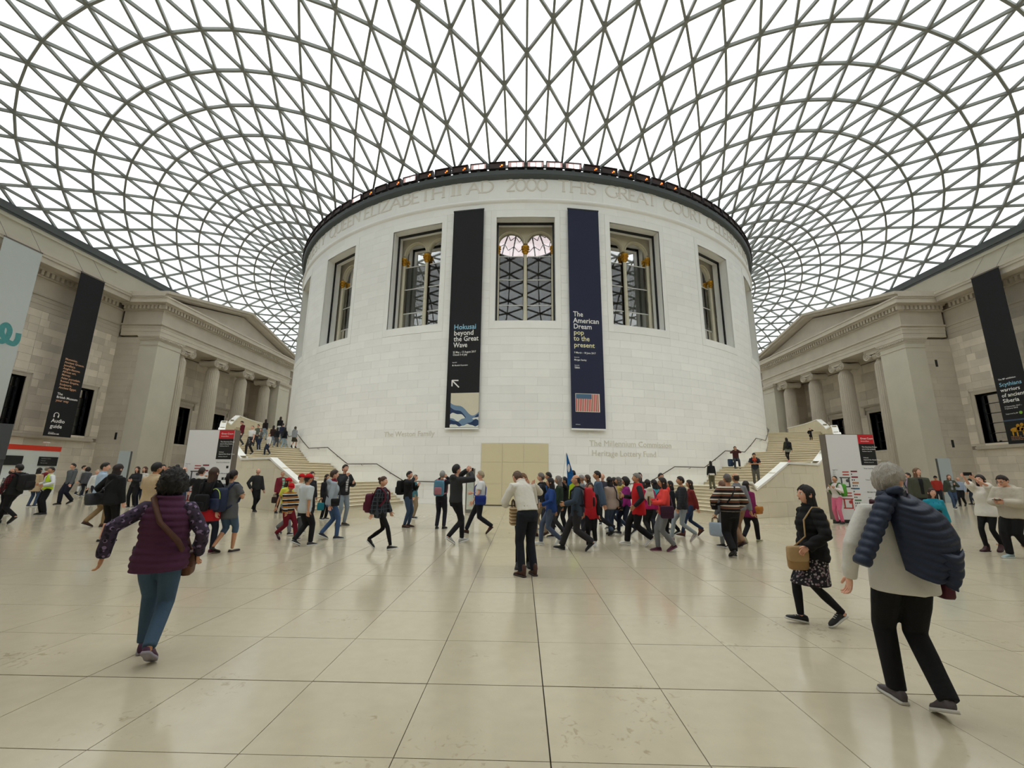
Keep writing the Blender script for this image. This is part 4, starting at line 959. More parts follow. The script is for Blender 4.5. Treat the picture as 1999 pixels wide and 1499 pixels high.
# white board at the right edge
t = thing('display_board', 'white display board with a red square near the stone wall', 'sign', (30.75, -19.6, 0), R(40)); m = MB(); m.box((-.8, -.05, 0), (.8, .05, 3.0)); m.build('panel', mat('white_display_panel', '#cfc9bb', .5), t)
m = MB(); m.box((-.55, -.062, 2.45), (.3, -.05, 2.8)); m.build('red_square', M_red, t); m = MB(); m.box((-.82, -.12, 0), (.82, .12, .08)); m.build('foot', M_dark, t)
# ================================================================== people: builder
def cloth(col, pat='plain', rough=.85, c2=None, sc=1.0):
    key = 'cloth_%s_%s_%s_%s' % (pat, col.lstrip('#'), (c2 or '').replace('#', ''), str(sc).replace('.', '_'))
    if key in MATS: return MATS[key]
    m = mat(key, col, rough, var=.16, vscale=9, spec=.25, bump=.25, bscale=22); n = m.node_tree; b = n.nodes['Principled BSDF']
    if pat == 'plain': return m
    base = b.inputs['Base Color'].links[0].from_socket; tc = n.nodes.new('ShaderNodeTexCoord'); sp = n.nodes.new('ShaderNodeSeparateXYZ'); n.links.new(tc.outputs['Object'], sp.inputs[0])
    def band(sock, f, duty, ph=0.0):
        mu = n.nodes.new('ShaderNodeMath'); mu.operation = 'MULTIPLY_ADD'; mu.inputs[1].default_value = f; mu.inputs[2].default_value = ph; n.links.new(sock, mu.inputs[0])
        fr = n.nodes.new('ShaderNodeMath'); fr.operation = 'FRACT'; n.links.new(mu.outputs[0], fr.inputs[0])
        lt = n.nodes.new('ShaderNodeMath'); lt.operation = 'LESS_THAN'; lt.inputs[1].default_value = duty; n.links.new(fr.outputs[0], lt.inputs[0]); return lt.outputs[0]
    def mix(fac, a, c):
        mx = n.nodes.new('ShaderNodeMixRGB'); n.links.new(fac, mx.inputs[0]); n.links.new(a, mx.inputs[1]); mx.inputs[2].default_value = (*lin(c), 1); return mx.outputs[0]
    out = base
    if pat == 'stripe':
        cs = c2.split(',')
        for k, c in enumerate(cs): out = mix(band(sp.outputs['Z'], sc, .22, .35*k), out, c)
    elif pat == 'plaid':
        for ax, ph in (('X', 0), ('Z', 0), ('Y', .3)): out = mix(band(sp.outputs[ax], sc, .22, ph), out, c2)
    elif pat == 'floral':
        for k, c in enumerate(c2.split(',')):
            vo = n.nodes.new('ShaderNodeTexVoronoi'); vo.inputs['Scale'].default_value = sc*(1+.3*k); n.links.new(tc.outputs['Object'], vo.inputs['Vector'])
            lt = n.nodes.new('ShaderNodeMath'); lt.operation = 'LESS_THAN'; lt.inputs[1].default_value = .34; n.links.new(vo.outputs['Distance'], lt.inputs[0]); out = mix(lt.outputs[0], out, c)
    n.links.new(out, b.inputs['Base Color']); return m
SKIN = {'f': mat('skin_fair', '#d9a58c', .5, var=.08, vscale=20), 'm': mat('skin_tan', '#c08e6c', .5, var=.08, vscale=20), 'o': mat('skin_olive', '#b98562', .5, var=.08, vscale=20), 'd': mat('skin_dark', '#5e3d2c', .5, var=.08, vscale=20)}
M_lip = mat('lips', '#a8605a', .5); M_eyew = mat('eye_white', '#e8e4de', .3); M_eyed = mat('dark_iris_and_brow', '#2a1d16', .4)
def hairm(c): return mat('hair_'+c.lstrip('#'), c, .55, var=.5, vscale=30, stretch=(3, 3, .4), bump=.5, bscale=60)
def nrm(v): v = np.array(v, float); return v/(np.linalg.norm(v)+1e-9)
def ik(a, b, l1, l2, pole):
    a, b = np.array(a, float), np.array(b, float); d = b-a; L = np.linalg.norm(d); Lm = min(L, (l1+l2)*.998); u = d/(L+1e-9); b2 = a+u*Lm
    x = (l1*l1-l2*l2+Lm*Lm)/(2*Lm); h = math.sqrt(max(0, l1*l1-x*x)); p = np.array(pole, float); p = nrm(p-u*(p@u)); return a+u*x+p*h, b2
def rotm(yaw, pitch, roll=0):   # yaw about z (left positive), pitch about x (up positive)
    cy, sy, cp, sp_ = math.cos(yaw), math.sin(yaw), math.cos(pitch), math.sin(pitch)
    Rz = np.array([[cy, -sy, 0], [sy, cy, 0], [0, 0, 1]]); Rx = np.array([[1, 0, 0], [0, cp, -sp_], [0, sp_, cp]]); cr_, sr_ = math.cos(roll), math.sin(roll)
    return Rz@Rx@np.array([[cr_, 0, sr_], [0, 1, 0], [-sr_, 0, cr_]])
# ---- head template
HN, HM = 40, 24
def headgrid(n=HN, m=HM):
    t = np.linspace(-PI, PI, n, endpoint=False); a = t-.42*np.sin(t); lat = np.linspace(0, PI, m+1)[1:-1]
    D = np.array([[(math.sin(l)*math.sin(q), math.sin(l)*math.cos(q), math.cos(l)) for q in a] for l in lat]); return D, a
def gridfaces(n, rows):
    F = [(k*n+i, (k+1)*n+i, (k+1)*n+(i+1) % n, k*n+(i+1) % n) for k in range(rows-1) for i in range(n)]; b = rows*n
    return F+[(b, i, (i+1) % n) for i in range(n)]+[(b+1, (rows-1)*n+(i+1) % n, (rows-1)*n+i) for i in range(n)]
def headshape(D):
    dx, dy, dz = D[..., 0], D[..., 1], D[..., 2]; t = np.clip(-dz, 0, 1)
    x = .074*dx*(1-.30*t**1.5); y = np.where(dy > 0, .092*dy*(1-.04*t), .098*dy*(1-.42*t**1.5)); z = .114*dz
    return np.stack([x, y, z], -1)
def make_head():
    D, a = headgrid(); P = headshape(D); x, y, z = P[..., 0], P[..., 1], P[..., 2]; f = np.clip(D[..., 1]*2, 0, 1); e = np.exp
    y = y+f*(.024*e(-(x/.0125)**2-((z+.016)/.017)**2)+.012*e(-(x/.010)**2-((z-.008)/.02)**2)-.010*e(-((np.abs(x)-.031)/.014)**2-((z-.012)/.011)**2)+.004*e(-((z-.032)/.009)**2-(x/.05)**2)
        +.006*e(-(x/.022)**2-((z+.052)/.013)**2)+.008*e(-(x/.022)**2-((z+.092)/.017)**2)+.004*e(-((np.abs(x)-.042)/.018)**2-((z+.018)/.02)**2))
    P = np.stack([x, y, z], -1); rows = P.shape[0]; V = np.concatenate([P.reshape(-1, 3), [[0, 0, .114], [0, .012, -.114]]]); m = MB(); m.add(V, gridfaces(HN, rows), 0)
    for s in (-1, 1):
        m.ball((s*.077, -.008, -.004), (.011, .026, .033), 8, 6, 0); m.ball((s*.031, .0755, .012), (.0135, .0125, .0115), 8, 6, 2); m.ball((s*.031, .0845, .012), (.0062, .005, .0062), 6, 5, 3)
        m.ball((s*.031, .0875, .031), (.017, .005, .0038), 6, 4, 3)
    m.ball((0, .0915, -.047), (.021, .006, .0055), 8, 4, 1); m.ball((0, .0905, -.056), (.018, .006, .006), 8, 4, 1); return m
HEAD = make_head(); HEADV = np.concatenate(HEAD.V)
def hair_geo(style, rnd, near=False):
    """hair mass around the head (head-local metres)"""
    m = MB(); n, rows = (72, 40) if near else (36, 20); D, a = headgrid(n, rows+1); A = np.abs(a); dz = D[..., 2]
    L = {'long': .36, 'bob': .17, 'mid': .25}.get(style, 0); th = {'curly': .045, 'crop': .006, 'balding': .006, 'thick': .026}.get(style, .015)
    front = np.interp(A, [0, R(40), R(62), R(80), R(105), R(120), PI], [.60, .55, .30, -.05, .02, -.5, -.62])
    if L: front = np.interp(A, [0, R(38), R(58), R(66), PI], [.58, .5, .1, -1.2, -1.2])
    if style == 'curly': front = np.interp(A, [0, R(45), R(65), R(80), PI], [.55, .45, -.1, -.8, -.9])
    if style == 'balding': front = np.interp(A, [0, R(60), R(75), R(100), R(120), PI], [2, 2, .3, .1, -.5, -.6])
    P = headshape(D); ln = np.linalg.norm(P, axis=-1, keepdims=True); ph = rnd.uniform(0, 6)
    strand = .0025*np.sin(a*19+ph)[None, :]+.002*np.sin(a*31+dz*6)
    if style == 'curly': strand = .010*np.sin(a[None, :]*11+dz*14+ph)*np.sin(dz*17+a[None, :]*3)
    if near:      # locks and tufts
        q = np.random.default_rng(3); nz = q.normal(0, 1, dz.shape); nz = (nz+np.roll(nz, 1, 0)+np.roll(nz, 1, 1)+np.roll(nz, -1, 0))/2
        strand = strand+nz*{'curly': .0055, 'thick': .003}.get(style, .0012)+(.004*np.sin(a[None, :]*23+9*dz)*np.cos(a[None, :]*7+dz*3) if style != 'curly' else .008*np.sin(a[None, :]*19+dz*23)*np.sin(dz*29-a[None, :]*8))
    P = P*(1+(th+strand)[..., None]/ln); keep = dz > front[None, :]
    if style == 'balding': keep &= dz < np.interp(A, [0, R(120), PI], [.45, .5, .55])[None, :]
    P = np.where(keep[..., None], P, headshape(D)*.80)
    if L:
        side = np.interp(A, [R(56), R(74)], [0, 1])[None, :]; t = np.clip(-dz, 0, 1); h = np.stack([np.sin(a), np.cos(a)], -1)[None]; r0 = np.linalg.norm(P[..., :2], axis=-1)
        rr = np.where(t < .93, .083+.012*np.sin(a*17+ph)[None]*.25+.018*t, .05)*np.ones_like(dz); Q = np.stack([h[..., 0]*rr*.95, h[..., 1]*rr*.98-.012-.02*t, -L*np.clip(t/.9, 0, 1)**1.1], -1)
        w = (side*np.clip(t/.12, 0, 1))[..., None]; P = P*(1-w)+Q*w
    V = np.concatenate([P.reshape(-1, 3), [[0, 0, .114+th]], [[0, -.03, -L if L else -.09]]]); m.add(V, gridfaces(n, P.shape[0]))
    if style == 'bun': m.ball((0, -.10, .065), (.045, .04, .042), 10, 7)
    if style == 'pony': m.tube([(0, -.09, .05), (0, -.135, .03), (0, -.145, -.06), (0, -.125, -.17), (0, -.115, -.24)], [.022, .032, .036, .03, .008], 8)
    return m
def cap_geo(brim=True):
    m = MB(); n = 24; D, a = headgrid(n, 15); P = headshape(D); ln = np.linalg.norm(P, axis=-1, keepdims=True); P = P*(1+.022/ln); keep = D[..., 2] > .18
    P = np.where(keep[..., None], P, headshape(D)*.85); V = np.concatenate([P.reshape(-1, 3), [[0, 0, .138]], [[0, 0, -.07]]]); m.add(V, gridfaces(n, P.shape[0]))
    if brim:
        q = np.linspace(-1.05, 1.05, 11); i = [(.083*math.sin(t), .098*math.cos(t), .030) for t in q]; o = [(.085*math.sin(t)*1.02, .10*math.cos(t)+.075*math.cos(t)**.7, .018) for t in q]
        V = i+o+[(x, y, z-.006) for x, y, z in i+o]; k = 11; F = []
        for j in range(k-1): F += [(j, j+1, k+j+1, k+j), (2*k+j+1, 2*k+j, 3*k+j, 3*k+j+1), (k+j, k+j+1, 3*k+j+1, 3*k+j)]
        m.add(V, F)
    m.ball((0, 0, .137), .008, 6, 4); return m
def hand_geo(mb, w, d, side, fwd=(0, 1, 0), curl=.5, k=1.0):
    """palm and five fingers from wrist w along d"""
    d = nrm(d); t = np.array(fwd, float); t = t-d*(t@d)
    if np.linalg.norm(t) < .2: t = np.array((0, 0, 1.))-d*d[2]
    t = nrm(t); nr = np.cross(d, t)*side; M_ = np.stack([t, nr, d], 1)
    mb.ball(np.array(w)+d*.047*k, (.041*k, .017*k, .056*k), 10, 7, 0, M=M_)
    for o, L, c in ((.030, .066, 0), (.010, .074, .03), (-.011, .069, .07), (-.031, .054, .1)):
        p = np.array(w)+d*.082*k+t*o*k; pts = [p-d*.02*k]; dr = d.copy(); ang = 0
        for q, fr in enumerate((.42, .32, .26)):
            pts.append(p); ang += (curl+c)*(.45+.3*q); dr = d*math.cos(ang)+nr*math.sin(ang); p = p+dr*L*fr*k*1.05
        pts.append(p); mb.tube(pts, np.array([.0095, .0095, .0088, .0080, .0055])*k, 6, 0)
    p = np.array(w)+d*.022*k+t*.026*k; pts = [p]
    for fr, mix_ in ((.038, (.75, .62, .25)), (.030, (.40, .86, .3)), (.022, (.2, .9, .4))): p = p+nrm(t*mix_[0]+d*mix_[1]+nr*mix_[2]*curl)*fr*k; pts.append(p)
    mb.tube(pts, np.array([.014, .0125, .0105, .007])*k, 6, 0)
def shoe_geo(kind='trainer'):
    m = MB(); ys = [-.075, -.06, -.02, .03, .08, .13, .165, .185]; hw = [.018, .031, .034, .034, .042, .046, .036, .012]; ht = [.055, .085, .10, .085, .062, .05, .04, .026]
    if kind == 'boot': ht = [.16, .18, .185, .14, .07, .05, .04, .026]
    if kind == 'flat': ht = [.045, .05, .035, .028, .03, .036, .034, .024]
    n = 10; rings = []
    for y, w, h in zip(ys, hw, ht):
        r = []
        for q in np.linspace(0, 2*PI, n, endpoint=False):
            c, s = math.cos(q), math.sin(q); r.append((w*math.copysign(abs(c)**.7, c), y, .016+max(0, (h-.016)*(.5+.5*math.copysign(abs(s)**.8, s)))))
        rings.append(r)
    m.loft(rings, mi=0); sl_ = []
    for y, w in zip(ys, hw): sl_.append([(-w-.004, y*1.03, 0), (w+.004, y*1.03, 0), (w+.004, y*1.03, .022), (-w-.004, y*1.03, .022)])
    m.loft(sl_, mi=1)
    if kind == 'trainer':
        for y in (.03, .055, .08): m.bar((-.022, y, .083-.35*(y-.03)), (.022, y, .083-.35*(y-.03)), .008, .008, mi=1)
    return m
SHOES = {k: shoe_geo(k) for k in ('trainer', 'boot', 'flat', 'plain')}
PEND = []
def add_pending(name, mb, mats, parent, voxel, smooth=4, extra=None, ridge=None):
    o = mb.build(name, mats[0], parent); mo = o.modifiers.new('r', 'REMESH'); mo.mode = 'VOXEL'; mo.voxel_size = voxel; mo.use_smooth_shade = True
    if smooth: s = o.modifiers.new('s', 'SMOOTH'); s.factor = .5; s.iterations = smooth
    PEND.append((o, mats, extra, ridge)); return o
def finish_people():
    bpy.context.view_layer.update(); dg = bpy.context.evaluated_depsgraph_get()
    for o, mats, extra, ridge in PEND:
        me = bpy.data.meshes.new_from_object(o.evaluated_get(dg)); nv = len(me.vertices); V = np.empty(nv*3); me.vertices.foreach_get('co', V); V = V.reshape(-1, 3)
        if ridge is not None:
            N = np.empty(nv*3); me.vertices.foreach_get('normal', N); N = N.reshape(-1, 3); V = V+N*ridge(V)[:, None]
        F = [tuple(p.vertices) for p in me.polygons]; mi = [0]*len(F)
        if extra is not None and extra.n:
            E = np.concatenate(extra.V); F += [tuple(i+nv for i in f) for f in extra.F]; mi += extra.M; V = np.concatenate([V, E])
        old = o.data; new = bpy.data.meshes.new(o.name); new.from_pydata(V.tolist(), [], F)
        for m in mats: new.materials.append(m)
        if len(mats) > 1: new.polygons.foreach_set('material_index', np.array(mi, 'i'))
        new.polygons.foreach_set('use_smooth', np.ones(len(F), bool)); o.modifiers.clear(); o.data = new
        if extra is not None: fixn(new)
        bpy.data.meshes.remove(old); bpy.data.meshes.remove(me)
def stair_foot(px, py, s=1):
    best = None
    for z in np.arange(.1, 5.6, .02):
        P = on_plane(px, py, 2, z); r = math.hypot(P[0], P[1]); a = math.degrees(math.atan2(abs(P[0]), -P[1]))
        if RD+.2 < r < r_out(a)-.3:
            e = abs(stair_z(a)-z)
            if best is None or e < best[0]: best = (e, P, a)
    P = best[1].copy(); P[2] = stair_z(best[2])
    for a0, a1, z0, z1 in ST:
        if a0 <= best[2] <= a1 and z1 > z0: n = round((z1-z0)/.155); P[2] = z0+(z1-z0)*min(n, math.floor((best[2]-a0)/(a1-a0)*n)+1)/n
    return P
PEOPLE = []
def person(label, foot, top, heading, tops, bottom, hair='short', hc='#2a1e18', skin='f', sex='m', pose='stand', armL=None, armR=None, shoe=('trainer', '#222222', '#d8d8d4'), lean=0, hy=0, hp=0, fat=1.0, near=False, H=None, stair=False, group=None, cap=None, at=None, stride=None, glasses=False, tie=None, scarf=None, belt=None, sit=False):
    P0 = np.array(at, float) if at is not None else stair_foot(*foot) if stair else on_plane(foot[0], foot[1], 2, 0.0)
    if H is None:
        H = 1.7
        for _ in range(12):
            q = proj(P0+(0, 0, H))[0]; H = float(np.clip(H*(1+(q[1]-top)/max(20, (proj(P0)[0][1]-q[1]))), .95, 1.98))
    k = H/1.7; rnd = random.Random(label); rz = R(heading+180); female = sex == 'f'
    # keep the face of people on the edges turned as in the photo
    root = thing('person', label, 'person', tuple(P0), rz, group); vox = .0115 if near else .0215
    SH = (.152 if female else .172)*(1+(fat-1)*.4); hipw = .088; up = lambda p: np.array(p, float)*k
    lr = R(lean); cl, sl_ = math.cos(lr), math.sin(lr); drop = 0
    def L_(p):      # upper-body lean about the hips
        p = np.array(p, float).copy(); y, z = p[..., 1].copy(), p[..., 2]-.93; f = np.clip(z/.25+.2, 0, 1)
        p[..., 1] = y*(1-f)+(y*cl+z*sl_)*f; p[..., 2] = .93+z*(1-f)+(z*cl-y*sl_)*f; p[..., 2] = np.where(z < 0, .93+z, p[..., 2]); return p
    st = stride if stride is not None else {'walk': .62, 'walk2': -.62, 'step': .34, 'step2': -.34, 'stand': 0}.get(pose, 0); sg = 1 if st >= 0 else -1; s_ = abs(st)
    if s_: drop = .012+.05*s_*s_
    toe = .10 if not s_ else .03
    feet = {}    # ankle position, foot pitch, yaw
    for sd in (-1, 1):
        fr = (sd == sg)
        if not s_: feet[sd] = (np.array((sd*.105, .02*sd*(1 if rnd.random() < .5 else -1), .075)), 0, -sd*R(10))
        elif fr: feet[sd] = (np.array((sd*.075, s_*.52, .075+.02*(s_ > .4))), R(10 if s_ > .4 else 0), -sd*R(5))
        else: feet[sd] = (np.array((sd*.075, -s_*.48, .075+.13*min(1, s_/.6))), -R(42*min(1, s_/.6)), -sd*R(5))
    hip = {sd: np.array((sd*hipw, 0, .90-drop)) for sd in (-1, 1)}
    if sit:
        drop = .47; hip = {sd: np.array((sd*hipw, 0, .45)) for sd in (-1, 1)}
        for sd in (-1, 1): feet[sd] = (np.array((sd*.13, .36, .075-.155)), 0, 0)
    knee = {}; ank = {}
    for sd in (-1, 1): knee[sd], ank[sd] = ik(hip[sd], feet[sd][0], .42, .43, (0, 1, .05 if not sit else 1))
    dv = np.array((0, 0, -drop)); T_ = lambda p: L_(p)+dv
    sho = {sd: T_((sd*SH, -.012, 1.368)) for sd in (-1, 1)}; elb = {}; wri = {}
    for sd, arm in ((-1, armL), (1, armR)):
        if arm is None:
            sw = -.16*np.sign(st)*sd*min(1, s_/.5) if s_ else .03; arm = (sd*(SH+.078+.06*(fat-1)), sw+.02, .80)
            tgt = np.array(arm)+dv; pole = (sd*.25, -1, -.1)
        else: tgt = np.array(arm, float)+dv; pole = (sd*.9, -.55, -.75)
        elb[sd], wri[sd] = ik(sho[sd], tgt, .285, .25, pole)
    neck = T_((0, -.012, 1.43)); hc_ = T_((0, .012, 1.585)); HR = rotm(R(hy), R(hp-lean*.55)); hc_ = neck+HR@(hc_-neck) if (hp or hy or lean) else hc_
    toh = lambda V: hc_+V@HR.T
    bare_leg = bottom[0] in ('shorts', 'skirt', 'capri', 'mini')
    # ---- body: one skinned surface with head and hands
    mb = MB(); f_ = fat
    rings = [[(w*f_*.9*math.cos(q), y+d*f_*.9*math.sin(q), z) for q in np.linspace(0, 2*PI, 14, endpoint=False)] for z, w, d, y in ((.84, .12, .09, 0), (.93, .14, .10, 0), (1.05, .125, .085, 0), (1.2, .14, .09, -.005), (1.32, .14, .085, -.01), (1.385, .115, .07, -.012), (1.43, .058, .055, -.012), (1.46, .05, .05, -.01))]
    mb.loft([T_(r) for r in rings]); mb.tube([neck-(0, 0, .05), neck, neck*.5+hc_*.5, hc_-(0, 0, .03)], [.056, .053 if not female else .047, .05 if not female else .045, .05], 10)
    for sd in (-1, 1):
        mb.tube([T_((sd*.08, -.012, 1.36)), sho[sd], elb[sd]*.5+sho[sd]*.5, elb[sd], elb[sd]*.55+wri[sd]*.45, wri[sd]], np.array([.05, .048, .040, .034, .033, .024])*(1 if female else 1.1)*(.5+.5*f_), 10)
        mb.tube([wri[sd], wri[sd]+nrm(wri[sd]-elb[sd])*.03], [.024, .022], 8)
        b_ = .88 if not bare_leg else 1.0
        mb.tube([hip[sd]+(0, 0, .02), hip[sd]*.5+knee[sd]*.5, knee[sd], knee[sd]*.62+ank[sd]*.38, ank[sd], ank[sd]-(0, 0, .03)], np.array([.082, .070, .050, .052, .034, .036])*b_, 10)
    ex = MB(); ex.add(toh(HEADV), HEAD.F); ex.M = list(HEAD.M)
    for sd in (-1, 1): hand_geo(ex, wri[sd], wri[sd]-elb[sd], sd, (0, 1, .2) if wri[sd][2] < 1.0 else (0, .1, 1), .55 if wri[sd][2] < 1.0 else .9, 1.0 if not female else .92)
    for arr in (mb.V, ex.V):
        for i in range(len(arr)): arr[i] = arr[i]*k
    add_pending('body', mb, [SKIN[skin], M_lip, M_eyew, M_eyed], root, vox, 4, ex)
    # ---- legs
    kind, bc = bottom[0], bottom[1]; bm = cloth(bc, *(bottom[2:] if len(bottom) > 2 else ()))
    gb_ = MB(); pel = [[(w*f_*math.cos(q), y+d*f_*math.sin(q), z) for q in np.linspace(0, 2*PI, 14, endpoint=False)] for z, w, d, y in ((.80, .145, .108, -.004), (.88, .168, .122, -.008), (.95, .163, .118, -.004), (1.03, .145, .106, 0))]
    if kind in ('trousers', 'jeans', 'leggings', 'capri', 'shorts', 'baggy'):
        gb_.loft([L_(r)+dv for r in pel] if not sit else [np.array(r)+(0, 0, -.47) for r in pel])
        rr = {'trousers': (.098, .088, .072, .066, .058), 'jeans': (.094, .082, .064, .060, .050), 'leggings': (.086, .074, .054, .056, .040), 'capri': (.094, .082, .064, .06, .055), 'shorts': (.102, .098, .09, .09, .09), 'baggy': (.104, .098, .085, .08, .072)}[kind]
        for sd in (-1, 1):
            pts = [hip[sd]+(0, 0, .03), hip[sd]*.5+knee[sd]*.5, knee[sd], knee[sd]*.6+ank[sd]*.4, ank[sd]+(0, 0, .0)]; rad = list(rr)
            if kind == 'shorts': pts = pts[:2]+[knee[sd]*.95+hip[sd]*.05]; rad = rad[:3]
            if kind == 'capri': pts = pts[:3]+[knee[sd]*.7+ank[sd]*.3]; rad = rad[:4]
            gb_.tube(pts, np.array(rad)*(.6+.4*f_), 12)
    else:
        hz = {'skirt': .52, 'mini': .50, 'long': .12}[kind]; hw_ = .17+(.93-hz)*.16; cyk = (knee[-1]+knee[1])/2
        gb_.loft([T_(r) for r in pel]); gb_.loft([[(w*math.cos(q), yo+d*math.sin(q), z-drop) for q in np.linspace(0, 2*PI, 18, endpoint=False)] for z, w, d, yo in ((.98, .15, .11, 0), (.86, .175, .13, 0), ((.86+hz)/2, (.175+hw_)/2, .14+s_*.05, cyk[1]*.3), (hz, hw_, .15+s_*.16, cyk[1]*.6))])
    gb_.V = [v*k for v in gb_.V]
    add_pending({'jeans': 'jeans', 'leggings': 'leggings', 'shorts': 'shorts', 'skirt': 'skirt', 'mini': 'skirt', 'long': 'skirt'}.get(kind, 'trousers'), gb_, [bm], root, vox, 4)
    if kind == 'mini': # dark tights under a short skirt
        tg = MB()
        for sd in (-1, 1): tg.tube([hip[sd]*.6+knee[sd]*.4, knee[sd], knee[sd]*.6+ank[sd]*.4, ank[sd]], [.074, .054, .056, .04], 12)
        tg.V = [v*k for v in tg.V]; add_pending('tights', tg, [cloth('#17171a')], root, vox, 4)
    for sd in (-1, 1):
        s0 = SHOES[shoe[0]]; a_, p_, y_ = feet[sd]; M_ = rotm(y_, p_); V = np.concatenate(s0.V); piv = np.array((0, .10, 0)) if p_ < 0 else np.array((0, 0, 0))
        V = (V-piv)@M_.T+M_@piv*0; base = np.array((ank[sd][0], ank[sd][1], 0.))
        if p_ < 0: V = V+piv+np.array((ank[sd][0], feet[sd][0][1]+.0, 0))
        else: V = V+base
        if sit: V = V+(0, 0, -.155)
        V[:, 2] -= min(0, 0); lo = V[:, 2].min(); V[:, 2] += (-lo+.001) if not sit else 0
        m = MB(); m.add(V*k, s0.F); m.M = list(s0.M); m.build('shoe', [mat('shoe_'+shoe[1].lstrip('#'), shoe[1], .6), mat('sole_'+shoe[2].lstrip('#'), shoe[2], .6)], root, True)
    # ---- tops, layer on layer
    for li, tp in enumerate(tops):
        nm, col = tp[0], tp[1]; o = tp[2] if len(tp) > 2 else {}; sleeve = o.get('sl', 'long'); hem = o.get('hem', .84); th = o.get('th', .012)+.010*li; open_ = o.get('open')
        g = MB(); fl_ = o.get('flare', 0)
        prof = [(hem, .160+fl_, .118+fl_, -.004), (.93, .163+fl_*.6, .116+fl_*.6, -.004), (1.05, .134+(.02 if not female else 0)+fl_*.3, .104+fl_*.3, 0), (1.2, .146+(.008 if not female else 0), .112, -.002), (1.29, SH-.022, .106, -.008), (1.345, SH-.040, .094, -.012), (1.395, .096, .078, -.012), (1.44, .064, .062, -.010)]
        if hem < .80: prof.insert(1, ((hem+.93)/2, .168+fl_*.8, .122+fl_*.8, -.004))
        if hem > .94: prof.pop(1)
        if o.get('zmax'): prof = [q_ for q_ in prof if q_[0] <= o['zmax']]
        if o.get('collar'): prof.append((1.475, .066, .064, -.006))
        if female: prof = [(z, w, d+(.022 if 1.15 < z < 1.31 else 0), y+(.016 if 1.15 < z < 1.31 else 0)) for z, w, d, y in prof]
        g.loft([T_([((w*f_+th)*math.cos(q), y+(d*(f_*1.1-.1)+th)*math.sin(q), z) for q in np.linspace(0, 2*PI, 18, endpoint=False)]) for z, w, d, y in prof])
        if sleeve != 'none':
            for sd in (-1, 1):
                t_ = {'long': 1.0, 'short': .0, 'half': .0, 'three': .55}[sleeve]; e_, w_ = elb[sd], wri[sd]; pts = [T_((sd*.09, -.012, 1.345)), sho[sd]*.97+elb[sd]*.03, sho[sd]*.55+e_*.45]; rad = [.064, .060, .054]
                if sleeve == 'short': pts.append(sho[sd]*.3+e_*.7); rad.append(.060)
                else:
                    pts.append(e_); rad.append(.050)
                    if t_ > 0: pts += [e_*(1-t_*.5)+w_*t_*.5, e_*(1-t_)+w_*t_]; rad += [.046, .038]
                    if t_ == 1: pts.append(w_+nrm(w_-e_)*.012); rad.append(.038)
                g.tube(pts, (np.array(rad)+th)*(.65+.35*f_)*(1 if not female else .94)*o.get('slim', 1.0), 12)
        if o.get('hood'): g.ball(T_((0, -.10, 1.42)), (.11, .065, .075), 12, 8)
        g.V = [v*k for v in g.V]; rg = o.get('ridge'); rf = None
        if rg: rf = lambda V, p=rg[0], a_=rg[1]: a_*(np.abs(np.sin(V[:, 2]*PI/p+.4*np.sin(V[:, 0]*9)))-.6)
        elif near: rf = lambda V: .004*np.sin(V[:, 2]*38+5*np.sin(V[:, 0]*11+V[:, 1]*7))*np.clip(np.sin(V[:, 0]*17+V[:, 2]*9), 0, 1)
        add_pending(nm, g, [cloth(col, *o.get('pat', ()))], root, vox, 4, None, rf)
        if o.get('bands'):
            b_ = MB()
            for z in (1.0, 1.12): b_.loft([T_([((.158*f_+th+.006)*math.cos(q), (.112*f_+th+.006)*math.sin(q), zz) for q in np.linspace(0, 2*PI, 18, endpoint=False)]) for zz in (z, z+.045)], cap=False)
            b_.V = [v*k for v in b_.V]; b_.build('reflective_band', mat('silver_reflective_tape', '#b8bcb8', .35), root)
        if o.get('front'):     # shirt or lining seen down the open front
            m = MB(); m.loft([T_([(x*.05*(1 if z > 1.2 else .8), (.112+(.022+.016 if female and 1.15 < z < 1.31 else 0))*f_+th+.004-abs(x)*.012-(.03 if z > 1.36 else 0), z) for x in (-1, -.4, .4, 1)]) for z in np.linspace(.95, 1.39, 7)], closed=False, cap=False)
            m.V = [v*k for v in m.V]; m.build('front_opening', cloth(*o['front']), root, True)
    if tie: m = MB(); m.loft([T_([(x*w, .122*f_+.012-(.03 if z > 1.36 else 0), z) for x in (-1, 0, 1)]) for z, w in ((1.02, .012), (1.06, .034), (1.3, .022), (1.39, .02), (1.41, .026))], closed=False, cap=False); m.V = [v*k for v in m.V]; m.build('tie', cloth(tie), root)
    if scarf:
        m = MB()
        for j, zz in enumerate((1.425, 1.455)): m.tube([T_(((.085-.01*j)*math.cos(q), -.008+(.08-.01*j)*math.sin(q), zz+.012*math.sin(q*3+j))) for q in np.linspace(0, 2*PI, 17)], .026, 8)
        m.V = [v*k for v in m.V]; m.build('scarf', cloth(scarf), root, True)
    if belt: m = MB(); m.loft([L_([((.150*f_+.012)*math.cos(q), (.109*f_+.012)*math.sin(q), z) for q in np.linspace(0, 2*PI, 20, endpoint=False)])+dv for z in (.985, 1.02)], cap=False); m.V = [v*k for v in m.V]; m.build('belt', mat('brown_leather_belt', belt, .5), root)
    # ---- hair, cap, glasses
    if hair != 'none':
        hg = hair_geo(hair, rnd, near); hg.V = [toh(v)*k for v in hg.V]; hg.build('hair', hairm(hc), root, True)
    if cap: cg = cap_geo(cap[1]); cg.V = [toh(v)*k for v in cg.V]; cg.build('cap', cloth(cap[0]), root, True)
